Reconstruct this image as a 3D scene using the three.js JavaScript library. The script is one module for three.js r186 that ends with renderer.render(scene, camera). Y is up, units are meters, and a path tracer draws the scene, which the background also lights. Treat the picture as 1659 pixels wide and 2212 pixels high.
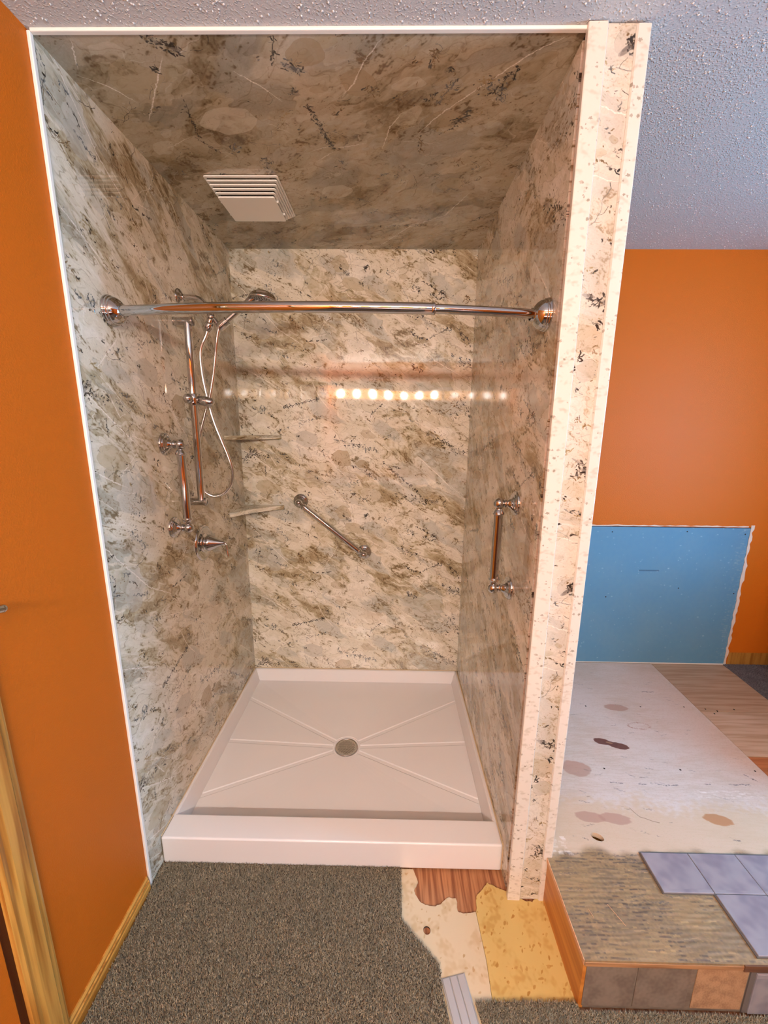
import * as THREE from 'three';
import { mergeGeometries, mergeVertices } from 'three/addons/utils/BufferGeometryUtils.js';
import { RoundedBoxGeometry } from 'three/addons/geometries/RoundedBoxGeometry.js';
import { RectAreaLightUniformsLib } from 'three/addons/lights/RectAreaLightUniformsLib.js';
import { createNoise2D, createNoise3D } from 'simplex-noise';

// ---------------------------------------------------------------- camera, light, exposure
// x to the right from the shower's left wall, y up from the subfloor, z from the shower's back wall towards the camera (metres)
const scene = new THREE.Scene();
const camera = new THREE.PerspectiveCamera(103.35, 1659 / 2212, 0.05, 30);
camera.position.set(0.811, 1.571, 2.215);
camera.rotation.set(-0.2107, 0.0137, 0.009, 'YXZ');
const renderer = new THREE.WebGLRenderer({ antialias: true });
renderer.toneMapping = THREE.LinearToneMapping;
renderer.toneMappingExposure = 1.0;
renderer.shadowMap.enabled = true;
RectAreaLightUniformsLib.init();
scene.background = new THREE.Color().setRGB(0.55, 0.68, 0.85);
const BULB = new THREE.Color().setRGB(1, 0.895, 0.82), BULB_CD = 2.0;          // seven warm globes of the vanity light, behind the camera
const DAY = new THREE.Color().setRGB(0.19, 0.6, 1.0), DAY_NITS = 38;          // daylight through the frosted window in the right wall
const WIN = { z0: 1.18, z1: 1.74, y0: 0.92, y1: 2.12, x: 3.3 };
{
  const day = new THREE.RectAreaLight(DAY, DAY_NITS, WIN.z1 - WIN.z0 - 0.1, WIN.y1 - WIN.y0 - 0.1);
  day.position.set(WIN.x + 0.035, (WIN.y0 + WIN.y1) / 2, (WIN.z0 + WIN.z1) / 2);
  day.lookAt(0, day.position.y, day.position.z);
  scene.add(day);
}

// ---------------------------------------------------------------- helpers
let seed = 7;
const rnd = () => { seed = (seed * 1664525 + 1013904223) >>> 0; return seed / 4294967296; };
const rr = (a, b) => a + (b - a) * rnd();
const n2 = createNoise2D(rnd), n3 = createNoise3D(rnd);
const V = (x, y, z) => new THREE.Vector3(x, y, z);
const used = {};
function numbered(name) { const k = used[name] = (used[name] ?? -1) + 1; return k ? name + '_' + String(k).padStart(3, '0') : name; }
function thing(name, label, category, pos = [0, 0, 0], group) {
  const o = new THREE.Group(); o.name = numbered(name); o.position.set(...pos); scene.add(o);
  o.userData = { label, category }; if (group) o.userData.group = group;
  return o;
}
function part(name, geo, mat, parent, label) {
  const m = new THREE.Mesh(Array.isArray(geo) ? merge(geo) : geo, mat);
  m.name = name; if (label) m.userData.label = label; parent.add(m); return m;
}
function one(name, geo, mat, label, category, group) {
  const m = part(numbered(name), geo, mat, scene); m.userData = { label, category }; if (group) m.userData.group = group; return m;
}
function struct(name, geo, mat, parent) {
  const m = new THREE.Mesh(Array.isArray(geo) ? merge(geo) : geo, mat); m.name = name; m.userData.kind = 'structure'; (parent ?? scene).add(m); return m;
}
function merge(list) {
  return mergeGeometries(list.map((g) => { const h = g.index ? g.toNonIndexed() : g.clone(); for (const k of Object.keys(h.attributes)) if (!['position', 'normal', 'uv'].includes(k)) h.deleteAttribute(k); return h; }));
}
function box(x0, x1, y0, y1, z0, z1, r = 0) {
  const g = r ? new RoundedBoxGeometry(x1 - x0, y1 - y0, z1 - z0, 3, r) : new THREE.BoxGeometry(x1 - x0, y1 - y0, z1 - z0);
  g.translate((x0 + x1) / 2, (y0 + y1) / 2, (z0 + z1) / 2);
  return metric(g);
}
// uv in metres, by the way each face points; swap turns the pattern a quarter
function metric(g, swap = false) {
  const p = g.attributes.position, n = g.attributes.normal, uv = new Float32Array(p.count * 2);
  for (let i = 0; i < p.count; i++) {
    const ax = Math.abs(n.getX(i)), ay = Math.abs(n.getY(i)), az = Math.abs(n.getZ(i));
    const a = ax > ay && ax > az ? p.getZ(i) : p.getX(i), b = ay >= ax && ay >= az ? p.getZ(i) : p.getY(i);
    uv[2 * i] = swap ? b : a; uv[2 * i + 1] = swap ? a : b;
  }
  g.setAttribute('uv', new THREE.BufferAttribute(uv, 2)); return g;
}
function mapUV(g, f) {
  const p = g.attributes.position, uv = new Float32Array(p.count * 2);
  for (let i = 0; i < p.count; i++) { const [a, b] = f(p.getX(i), p.getY(i), p.getZ(i)); uv[2 * i] = a; uv[2 * i + 1] = b; }
  g.setAttribute('uv', new THREE.BufferAttribute(uv, 2)); return g;
}
const shapeOf = (pts) => { const s = new THREE.Shape(); pts.forEach(([x, y], i) => (i ? s.lineTo(x, y) : s.moveTo(x, y))); s.closePath(); return s; };
function rectHole(x0, x1, y0, y1) { const h = new THREE.Path(); h.moveTo(x0, y0); h.lineTo(x1, y0); h.lineTo(x1, y1); h.lineTo(x0, y1); h.closePath(); return h; }
function roundHole(x, y, rx, ry, a = 0) { const h = new THREE.Path(); h.absellipse(x, y, rx, ry, 0, Math.PI * 2, true, a); return h; }
function extrude(s, depth, bevel = 0, curveSegments = 24) {
  return new THREE.ExtrudeGeometry(s, { depth: depth - 2 * bevel, bevelEnabled: bevel > 0, bevelThickness: bevel, bevelSize: bevel, bevelOffset: -bevel, bevelSegments: 2, curveSegments }).translate(0, 0, bevel);
}
// a plan drawn in (x, z), its top face at y1 and its bottom at y0
function slab(pts, y0, y1, holes = [], bevel = 0) {
  const s = Array.isArray(pts) ? shapeOf(pts.map(([x, z]) => [x, -z])) : pts;
  s.holes.push(...holes);
  return metric(extrude(s, y1 - y0, bevel).rotateX(-Math.PI / 2).translate(0, y0, 0));
}
const planHole = (x, z, rx, rz, a = 0) => roundHole(x, -z, rx, rz, a);
const UP = V(0, 1, 0);
function lathe(profile, dir = [0, 1, 0], pos = [0, 0, 0], seg = 40) {     // profile: [radius, distance along dir]
  const g = new THREE.LatheGeometry(profile.map(([r, h]) => new THREE.Vector2(r, h)), seg);
  g.applyQuaternion(new THREE.Quaternion().setFromUnitVectors(UP, V(...dir).normalize())); g.translate(...pos); return g;
}
function rod(a, b, r, seg = 24, r2 = r) {
  const A = V(...a), B = V(...b), L = A.distanceTo(B), e = Math.min(r, r2) * 0.15;
  return lathe([[0, 0], [r - e, 0], [r, e], [r2, L - e], [r2 - e, L], [0, L]], B.clone().sub(A).toArray(), a, seg);
}
const ball = (p, r, s = [1, 1, 1]) => new THREE.SphereGeometry(r, 28, 20).scale(...s).translate(...p);
const curve = (pts) => new THREE.CatmullRomCurve3(pts.map((p) => V(...p)), false, 'centripetal');
const tube = (pts, r, n = 80, radial = 18) => new THREE.TubeGeometry(curve(pts), n, r, radial);

// ---------------------------------------------------------------- textures
function canvasOf(w, h) { const c = document.createElement('canvas'); c.width = w; c.height = h; return [c, c.getContext('2d')]; }
function texture(c, color = true, rx = 1, ry = 1) {
  const t = new THREE.CanvasTexture(c); t.wrapS = t.wrapT = THREE.RepeatWrapping; t.repeat.set(rx, ry); t.magFilter = THREE.LinearFilter;
  if (color) t.colorSpace = THREE.SRGBColorSpace; t.anisotropy = 8; return t;
}
function pixels(w, h, f) {                                               // f(u, v) -> [r, g, b] in 0..255, v up
  const [c, x] = canvasOf(w, h), im = x.createImageData(w, h), d = im.data;
  for (let j = 0, o = 0; j < h; j++) for (let i = 0; i < w; i++, o += 4) { const p = f(i / w, 1 - (j + 0.5) / h); d[o] = p[0]; d[o + 1] = p[1]; d[o + 2] = p[2]; d[o + 3] = 255; }
  x.putImageData(im, 0, 0); return [c, x];
}
const sm = (a, b, t) => { t = Math.min(1, Math.max(0, (t - a) / (b - a))); return t * t * (3 - 2 * t); };
const mixc = (a, b, t) => [a[0] + (b[0] - a[0]) * t, a[1] + (b[1] - a[1]) * t, a[2] + (b[2] - a[2]) * t];
// noise that repeats over the unit square
const TAU = Math.PI * 2;
function tile2(u, v, fx, fy, off = 0) {                                  // four shifted copies blended: seamless
  const a = sm(0.7, 1, u), b = sm(0.7, 1, v);
  const s = (x, y) => n2(x * fx + off, y * fy - off * 1.7);
  return (s(u, v) * (1 - a) + s(u - 1, v) * a) * (1 - b) + (s(u, v - 1) * (1 - a) + s(u - 1, v - 1) * a) * b;
}

// printed marble: cream ground, olive and brown clouds drawn out along the flow, pale veins, clusters of ink-dark flecks
const SHEET = 1.26;
const TONES = [[46, 40, 36], [92, 94, 94], [112, 90, 60], [150, 130, 92]];
function marbleSheet({ streaks, veins, patches, flow, fx, fy, slope, nSpecks, nStreaks, nVeins, nPatches, nCracks = 70, ground, fade = 1 }) {
  const W = 1024, C = 2048, px = C / SHEET;
  const cyl = (u, v, a, b, off) => { const t = (v + slope * u) * TAU, R = b / TAU; return n3(u * a + off, R * Math.cos(t), R * Math.sin(t) + off * 0.37); };
  const [cream, pale, olive, taupe, grey, brown, white] = ground;
  // pebbled cells: nearest and second nearest of a jittered grid that wraps
  const hash = (i, j, k) => { let h = (i * 374761393 + j * 668265263 + k * 974711) | 0; h = Math.imul(h ^ (h >>> 13), 1274126177); return ((h ^ (h >>> 16)) >>> 0) / 4294967296; };
  const cells = (u, v, nx, ny, k) => {
    const gx = u * nx, gy = v * ny, ix = Math.floor(gx), iy = Math.floor(gy); let d1 = 9, d2 = 9, id = 0;
    for (let j = -1; j <= 1; j++) for (let i = -1; i <= 1; i++) {
      const cx = ix + i, cy = iy + j, wx2 = ((cx % nx) + nx) % nx, wy2 = ((cy % ny) + ny) % ny, dx = cx + hash(wx2, wy2, k) - gx, dy = cy + hash(wx2, wy2, k + 7) - gy, d = dx * dx + dy * dy;
      if (d < d1) { d2 = d1; d1 = d; id = hash(wx2, wy2, k + 13); } else if (d < d2) d2 = d;
    }
    return [id, Math.sqrt(d2) - Math.sqrt(d1)];
  };
  const [b] = pixels(W, W, (u, v) => {
    const wob = cyl(u, v, fx * 2, fy * 2, 5.3), wob2 = cyl(u, v, fx * 5.5, fy * 5, 6.1);
    const U = u + cyl(u, v, fx * 0.6, fy * 0.6, 3.1) * 0.04 + wob * 0.012, Q = v + cyl(u, v, fx * 0.6, fy * 0.6, 9.7) * 0.03 + wob2 * 0.006 + wob * 0.008;
    const big = cyl(U, Q, fx * 0.5, fy * 0.5, 1), mid = cyl(U, Q, fx * 1.5, fy * 1.3, 21), fine = cyl(U, Q, fx * 4.5, fy * 4, 40), f3 = cyl(U, Q, fx * 11, fy * 8, 52), grain = cyl(u, v, fx * 24, fy * 17, 77), dust = cyl(u, v, fx * 52, fy * 34, 88);
    const [i1, e1] = cells(U + wob * 0.02, Q + slope * U + wob2 * 0.008, 9, 19, 3), [i2, e2] = cells(U + wob2 * 0.008, Q + slope * U + fine * 0.008, 25, 47, 31);
    const f = big * 0.42 + mid * 0.26 + fine * 0.16 + f3 * 0.14 + (i1 - 0.5) * 0.42 + (i2 - 0.5) * 0.3 + grain * 0.06;
    let c = mixc(cream, pale, sm(0.1, 0.55, -f));
    c = mixc(c, olive, 0.8 * sm(0.0, 0.34, f));
    c = mixc(c, taupe, 0.72 * sm(0.24, 0.58, f + 0.12 * grain));
    c = mixc(c, grey, 0.5 * sm(0.15, 0.6, cyl(U, Q, fx * 0.8, fy * 0.8, 140) + (i1 - 0.5) * 0.5));
    c = mixc(c, brown, 0.65 * sm(0.34, 0.75, mid * 0.4 + fine * 0.4 + f3 * 0.35 + grain * 0.3));
    c = mixc(c, brown, 0.6 * sm(0.5, 0.8, grain * 0.6 + dust * 0.5) * sm(-0.25, 0.5, mid + 0.5 * f3));          // peppery grain
    c = mixc(c, brown, 0.35 * (1 - sm(0.0, 0.07, e1)) * sm(0.2, 0.9, hash(i1 * 1e4 | 0, 2, 5) + 0.6 * fine));   // broken edges of the pebbles
    c = mixc(c, brown, 0.3 * (1 - sm(0.0, 0.09, e2)) * sm(0.5, 0.9, hash(i2 * 1e4 | 0, 4, 5) + 0.5 * f3));
    c = mixc(c, white, 0.5 * (1 - sm(0.0, 0.06, e1)) * sm(0.62, 0.9, hash(i1 * 1e4 | 0, 9, 8) + 0.2 * mid));
    const g = 5 * grain + 4 * dust; return [c[0] + g, c[1] + g, c[2] + g];
  });
  const [c, x] = canvasOf(C, C);
  x.drawImage(b, 0, 0, C, C);
  x.lineCap = 'round'; x.lineJoin = 'round';
  const wrap = (f) => { for (const dx of [-C, 0, C]) for (const dy of [-C, 0, C]) { x.save(); x.translate(dx, dy); f(); x.restore(); } };
  const X = (m) => m * px, Y = (m) => C - m * px;
  const blob = (cx, cy, rx, ry, ang, col, al, edge = 0.8) => {
    const pts = []; const k = 15, o = rr(0, 50);
    for (let i = 0; i < k; i++) { const a = i / k * TAU, r = 1 + 0.24 * n2(Math.cos(a) * 0.9 + o, Math.sin(a) * 0.9) + 0.09 * n2(Math.cos(a) * 3 + o, Math.sin(a) * 3); const ex = Math.cos(a) * rx * r, ey = Math.sin(a) * ry * r; pts.push([cx + ex * Math.cos(ang) - ey * Math.sin(ang), cy + ex * Math.sin(ang) + ey * Math.cos(ang)]); }
    const go = () => { x.beginPath(); pts.forEach(([a, e], i) => { const q = pts[(i + 1) % k]; i ? x.quadraticCurveTo(a, e, a * 0.3 + q[0] * 0.7, e * 0.3 + q[1] * 0.7) : x.moveTo(a * 0.3 + q[0] * 0.7, e * 0.3 + q[1] * 0.7); }); x.closePath(); };
    wrap(() => { x.fillStyle = `rgba(${col},${al})`; go(); x.fill(); if (edge) { x.strokeStyle = `rgba(${col.map((t) => t * 0.66 | 0)},${al * edge})`; x.lineWidth = 1.4; go(); x.setLineDash([rr(8, 50), rr(30, 140)]); x.stroke(); x.setLineDash([]); } });
  };
  const patchTone = [[210, 202, 185], [178, 174, 162], [150, 131, 99], [168, 153, 120]];
  for (let i = 0; i < nPatches; i++) { const s = Math.pow(rnd(), 2.2); blob(rr(0, C), rr(0, C), X(0.01 + 0.055 * s), X(0.006 + 0.028 * s), flow + rr(-0.35, 0.35), patchTone[[0, 0, 1, 2, 3, 3][rnd() * 6 | 0]], rr(0.12, 0.4)); }
  for (const [mx, my, a, e, t] of patches) blob(X(mx), Y(my), X(a) * 0.85, X(e) * 0.85, flow * 0.6, patchTone[t], 0.5);
  const vein = (pts, w, al) => {
    const path = [];
    for (let i = 0; i + 1 < pts.length; i++) { const [a, b2] = [pts[i], pts[i + 1]], n = Math.max(2, Math.hypot(b2[0] - a[0], b2[1] - a[1]) / 12 | 0); for (let k = 0; k < n; k++) path.push([a[0] + (b2[0] - a[0]) * k / n + rr(-2.5, 2.5), a[1] + (b2[1] - a[1]) * k / n + rr(-2.5, 2.5)]); }
    const ws = path.map(() => w * rr(0.4, 1.1));
    wrap(() => { for (let i = 0; i + 1 < path.length; i++) { const e = Math.min(1, Math.min(i, path.length - 2 - i) / 6 + 0.2); x.strokeStyle = `rgba(240,234,222,${al})`; x.lineWidth = ws[i] * e; x.beginPath(); x.moveTo(...path[i]); x.lineTo(...path[i + 1]); x.stroke(); } });
    for (let i = 0; i < path.length; i += 3) if (rnd() < 0.2) blob(path[i][0], path[i][1], rr(3, 10), rr(2, 4), flow, [238, 231, 218], al * 0.5, 0);
  };
  for (let i = 0; i < nVeins; i++) { const a = rnd() < 0.75 ? flow + rr(-0.2, 0.35) : -flow - rr(0, 0.6), L = X(rr(0.04, 0.22)); let p = [rr(0, C), rr(0, C)], d = a; const pts = [p]; for (let k = 0; k < 4; k++) { d += rr(-0.2, 0.2); p = [p[0] + Math.cos(d) * L / 4, p[1] + Math.sin(d) * L / 4]; pts.push(p); } vein(pts, rr(1.5, 5.5), rr(0.3, 0.6)); }
  for (const v of veins) { const pts = []; for (let i = 0; i < v.length; i += 2) pts.push([X(v[i]), Y(v[i + 1])]); vein(pts, 6.5, 0.55); }
  const chip = (cx, cy, L, w, a, col, al) => {
    const k = 7, pts = []; for (let i = 0; i < k; i++) { const t = i / k * TAU, r = rr(0.45, 1.1), ex = Math.cos(t) * L * 0.42 * r, ey = Math.sin(t) * Math.max(w, L * 0.2) * r; pts.push([cx + ex * Math.cos(a) - ey * Math.sin(a), cy + ex * Math.sin(a) + ey * Math.cos(a)]); }
    wrap(() => { x.fillStyle = `rgba(${col},${al})`; x.beginPath(); pts.forEach((p) => x.lineTo(...p)); x.closePath(); x.fill(); });
  };
  const fleck = (cx, cy, L, w, a, col, al) => {
    if (rnd() < 0.45) return chip(cx, cy, L * rr(0.5, 1), w, a, col, al * 0.9);
    const k = 2 + (rnd() * 3 | 0), p = [[cx, cy]]; let d = a; const ws = [];
    for (let i = 0; i < k; i++) { d += rr(-0.9, 0.9); const q = p[p.length - 1]; p.push([q[0] + Math.cos(d) * L / k, q[1] + Math.sin(d) * L / k]); ws.push(w * rr(0.4, 1.5)); }
    wrap(() => { x.strokeStyle = `rgba(${col},${al})`; for (let i = 0; i < k; i++) { x.lineWidth = ws[i]; x.beginPath(); x.moveTo(...p[i]); x.lineTo(...p[i + 1]); x.stroke(); } });
  };
  const streak = (x0, y0, x1, y1, w, den, tone) => {
    const L = Math.hypot(x1 - x0, y1 - y0), a = Math.atan2(y1 - y0, x1 - x0), n = Math.ceil((L + w) * Math.sqrt(w + 2) * 0.035 * den) + 3;
    if (w > 12) for (let i = 0; i < n / 9; i++) { const t = rnd(); blob(x0 + (x1 - x0) * t, y0 + (y1 - y0) * t + rr(-w, w) * 0.25, rr(0.3, 0.9) * w, rr(0.12, 0.3) * w, a + rr(-0.3, 0.3), TONES[tone].map((q) => q + 40), 0.2 * den, 0); }
    if (w < 24) { let p = [x0, y0]; const m = Math.max(3, L / 12 | 0); for (let k = 1; k <= m; k++) { const q = [x0 + (x1 - x0) * k / m + rr(-w, w) * 0.3, y0 + (y1 - y0) * k / m + rr(-w, w) * 0.3], pp = p; const lw = rr(0.8, 4.5) * den; if (rnd() < 0.8) wrap(() => { x.strokeStyle = `rgba(${TONES[tone]},0.75)`; x.lineWidth = lw; x.beginPath(); x.moveTo(...pp); x.lineTo(...q); x.stroke(); }); p = q; } }
    for (let i = 0; i < n; i++) { const t = rnd(), o = (rnd() + rnd() - 1) * w; fleck(x0 + (x1 - x0) * t - Math.sin(a) * o, y0 + (y1 - y0) * t + Math.cos(a) * o, rr(5, 26), rr(1.2, 6.5), a + rr(-0.8, 0.8), TONES[rnd() < 0.75 ? tone : 0], rr(0.45, 0.95)); }
  };
  for (let i = 0; i < nStreaks; i++) { const a = flow + rr(-0.3, 0.3), L = X(rr(0.01, 0.07)) * fade, p = [rr(0, C), rr(0, C)]; streak(p[0], p[1], p[0] + Math.cos(a) * L, p[1] + Math.sin(a) * L, X(rr(0.003, 0.02)), rr(0.25, 0.6), [0, 1, 2, 2, 3][rnd() * 5 | 0]); }
  for (const [ax, ay, bx, by, w, den, tone] of streaks) streak(X(ax), Y(ay), X(bx), Y(by), X(w) * 0.8, den * 0.75, tone);
  for (let i = 0; i < nCracks; i++) {                                   // hairline cracks, branching
    const walk = (p, d, L, w, deep) => { const col = TONES[[0, 0, 1, 2][rnd() * 4 | 0]], al = rr(0.4, 0.8); for (let k = 0; k < L; k++) { d += rr(-0.55, 0.55); const st = rr(6, 16), q = [p[0] + Math.cos(d) * st, p[1] + Math.sin(d) * st], pp = p, lw = w * rr(0.4, 1.5); if (rnd() < 0.88) wrap(() => { x.strokeStyle = `rgba(${col},${al})`; x.lineWidth = lw; x.beginPath(); x.moveTo(...pp); x.lineTo(...q); x.stroke(); }); p = q; if (deep && rnd() < 0.13) walk(p, d + rr(0.5, 1.1) * (rnd() < 0.5 ? 1 : -1), 2 + rnd() * 4 | 0, w * 0.8, 0); } };
    walk([rr(0, C), rr(0, C)], flow + rr(-0.5, 0.8), 5 + rnd() * 14 | 0, rr(1, 2.6), 1);
  }
  for (let i = 0; i < nSpecks; i++) { const u = rnd() * C, v = rnd() * C; if (n2(u * 0.006, v * 0.012) > rr(-0.4, 0.6)) fleck(u, v, rr(3, 20), rr(1, 4.6), flow + rr(-0.9, 0.9), TONES[[0, 1, 2, 2, 3][rnd() * 5 | 0]], rr(0.3, 0.75)); }
  return texture(c);
}
const sheetTex = marbleSheet({
  flow: 0.42, fx: 4.2, fy: 9, slope: 0.45, nSpecks: 2600, nStreaks: 95, nCracks: 95, nVeins: 58, nPatches: 220,
  ground: [[214, 206, 186], [226, 219, 204], [178, 165, 134], [146, 128, 97], [164, 166, 159], [94, 75, 48], [236, 230, 218]],
  streaks: [[0.502, 1.493, 0.745, 1.433, 0.024, 1.3, 1], [0.414, 1.445, 0.571, 1.337, 0.032, 0.8, 2], [0.603, 1.361, 0.73, 1.282, 0.017, 0.9, 1], [0.769, 1.378, 0.98, 1.196, 0.013, 1.2, 0], [1.073, 1.498, 1.152, 1.46, 0.011, 1.2, 0], [0.223, 1.404, 0.458, 1.255, 0.008, 0.5, 1],
    [0.006, 1.37, 0.073, 1.434, 0.047, 1.1, 0], [0.578, 1.224, 0.658, 1.274, 0.036, 0.7, 1], [0.497, 1.199, 0.706, 1.16, 0.047, 0.6, 2], [0.819, 1.178, 1.086, 1.157, 0.047, 0.8, 0], [0.96, 1.014, 1.077, 0.956, 0.011, 1.1, 0], [0.912, 0.996, 0.953, 0.963, 0.02, 1, 0],
    [0.163, 0.995, 0.235, 0.928, 0.04, 0.8, 1], [0, 0.933, 0.078, 0.951, 0.009, 0.9, 0], [0.282, 0.842, 0.347, 0.79, 0.04, 1.2, 2], [0.432, 0.844, 0.515, 0.836, 0.02, 1.1, 2], [0.632, 0.821, 0.69, 0.804, 0.032, 1, 2], [0.37, 0.729, 0.48, 0.739, 0.006, 1.2, 0],
    [0.864, 0.893, 1.015, 0.817, 0.047, 0.8, 0], [0.908, 0.781, 0.959, 0.746, 0.009, 1.4, 0], [0.984, 0.738, 1.107, 0.801, 0.006, 1, 0], [1.14, 0.802, 1.218, 0.732, 0.008, 1, 0], [0.919, 0.62, 0.971, 0.585, 0.024, 1.6, 0], [1.147, 0.642, 1.223, 0.625, 0.04, 1.2, 0],
    [0.682, 0.544, 0.751, 0.517, 0.024, 1, 2], [0.108, 0.376, 0.144, 0.395, 0.032, 1.2, 1], [0.239, 0.397, 0.432, 0.447, 0.017, 1.5, 0], [0.708, 0.367, 0.768, 0.424, 0.006, 1.1, 0], [0.829, 0.388, 1.175, 0.384, 0.04, 0.7, 2], [0.181, 0.262, 0.447, 0.353, 0.024, 0.5, 1],
    [0.016, 0.152, 0.211, 0.126, 0.032, 0.7, 0], [1.005, 0.277, 1.211, 0.155, 0.047, 0.7, 0], [0.674, 1.077, 0.682, 1.073, 0.021, 3, 0], [0.124, 1.348, 0.13, 1.3, 0.008, 1.6, 0], [0.594, 1.2, 0.618, 1.199, 0.013, 2, 0], [1.162, 0.487, 1.227, 0.367, 0.032, 0.8, 0],
    [0.118, 0.58, 0.186, 0.572, 0.04, 0.9, 3], [0.066, 0.733, 0.126, 0.743, 0.014, 1, 2], [0.031, 0.856, 0.08, 0.83, 0.024, 0.7, 1], [0.146, 0.796, 0.228, 0.762, 0.009, 1, 1]],
  veins: [[0.049, 1.418, 0.148, 1.34, 0.28, 1.245], [0, 1.226, 0.123, 1.162, 0.194, 1.13], [0, 1.035, 0.102, 0.926, 0.229, 0.789, 0.37, 0.702], [0.266, 0.655, 0.401, 0.612, 0.537, 0.569], [0.383, 0.557, 0.432, 0.456, 0.5, 0.373], [0.042, 0.598, 0.217, 0.499], [0.707, 0.925, 0.84, 0.85, 0.967, 0.764],
    [0.9, 0.736, 0.968, 0.72, 1.037, 0.64, 1.219, 0.543], [0.95, 1.419, 1.056, 1.326, 1.163, 1.223], [0.595, 1.384, 0.642, 1.313], [0.453, 1.407, 0.531, 1.328, 0.594, 1.273], [0.147, 1.162, 0.214, 1.212, 0.272, 1.253], [0.108, 0.212, 0.237, 0.33], [0.489, 0.766, 0.371, 0.746], [0.403, 0.333, 0.516, 0.287],
    [0.567, 0.975, 0.6, 0.941, 0.657, 0.942], [0.317, 1.148, 0.413, 1.099], [0.144, 1.427, 0.188, 1.349, 0.229, 1.365]],
  patches: [[0.142, 1.227, 0.087, 0.043, 3], [0.616, 1.001, 0.071, 0.035, 3], [0.552, 1.092, 0.055, 0.043, 3], [0.548, 1.392, 0.063, 0.052, 2], [0.658, 1.361, 0.047, 0.026, 2], [0.959, 1.081, 0.055, 0.035, 0], [0.706, 1.193, 0.063, 0.043, 0], [1.092, 0.757, 0.071, 0.043, 0], [0.657, 0.607, 0.087, 0.026, 0],
    [0.639, 0.488, 0.071, 0.043, 0], [0.181, 1.372, 0.071, 0.052, 3], [0.986, 0.98, 0.032, 0.035, 0], [0.357, 0.236, 0.071, 0.052, 1], [0.913, 0.501, 0.071, 0.035, 0], [0.153, 0.779, 0.047, 0.043, 1]],
});
const dimCeilTex = marbleSheet({
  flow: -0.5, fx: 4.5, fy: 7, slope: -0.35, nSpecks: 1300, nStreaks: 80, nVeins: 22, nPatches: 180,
  ground: [[172, 160, 136], [186, 175, 154], [148, 134, 106], [122, 104, 76], [140, 137, 127], [82, 62, 38], [204, 196, 178]],  // darker than the wall sheet: the ceiling's dimness is painted into its colours
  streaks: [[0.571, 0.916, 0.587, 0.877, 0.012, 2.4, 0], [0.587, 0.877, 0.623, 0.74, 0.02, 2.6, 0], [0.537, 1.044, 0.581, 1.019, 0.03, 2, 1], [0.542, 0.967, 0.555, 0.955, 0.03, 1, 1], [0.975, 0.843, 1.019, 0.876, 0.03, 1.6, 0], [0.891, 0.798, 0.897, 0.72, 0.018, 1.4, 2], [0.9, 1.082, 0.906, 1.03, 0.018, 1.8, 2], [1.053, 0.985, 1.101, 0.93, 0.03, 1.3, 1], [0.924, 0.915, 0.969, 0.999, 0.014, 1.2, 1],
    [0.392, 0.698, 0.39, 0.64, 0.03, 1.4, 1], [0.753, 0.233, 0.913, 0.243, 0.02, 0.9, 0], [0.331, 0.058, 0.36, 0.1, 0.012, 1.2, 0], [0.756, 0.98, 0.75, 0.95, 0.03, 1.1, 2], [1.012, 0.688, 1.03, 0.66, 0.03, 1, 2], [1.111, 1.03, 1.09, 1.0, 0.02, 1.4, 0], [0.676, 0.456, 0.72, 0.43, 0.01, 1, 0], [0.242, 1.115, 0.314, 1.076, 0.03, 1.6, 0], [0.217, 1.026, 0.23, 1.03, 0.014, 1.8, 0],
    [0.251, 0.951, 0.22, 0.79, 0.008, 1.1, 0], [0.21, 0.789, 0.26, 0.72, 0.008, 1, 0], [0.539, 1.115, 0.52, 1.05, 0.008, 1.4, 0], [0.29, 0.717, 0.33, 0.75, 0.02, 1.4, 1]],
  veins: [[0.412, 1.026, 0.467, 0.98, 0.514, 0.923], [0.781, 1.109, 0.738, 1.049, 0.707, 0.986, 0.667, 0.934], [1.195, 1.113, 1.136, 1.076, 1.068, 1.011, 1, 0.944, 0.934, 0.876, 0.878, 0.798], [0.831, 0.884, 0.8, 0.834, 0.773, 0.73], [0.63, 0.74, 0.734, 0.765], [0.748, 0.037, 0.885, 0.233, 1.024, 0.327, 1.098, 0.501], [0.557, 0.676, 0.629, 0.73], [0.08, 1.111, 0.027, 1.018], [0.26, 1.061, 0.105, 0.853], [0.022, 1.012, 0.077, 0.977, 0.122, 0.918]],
  patches: [[0.15, 1.0, 0.09, 0.06, 3], [0.6, 1.07, 0.06, 0.04, 2], [0.72, 0.99, 0.05, 0.05, 2], [0.95, 0.86, 0.07, 0.04, 2], [0.34, 0.86, 0.1, 0.06, 0], [1.02, 0.55, 0.06, 0.05, 3], [0.6, 0.5, 0.07, 0.05, 0]],
});
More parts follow.
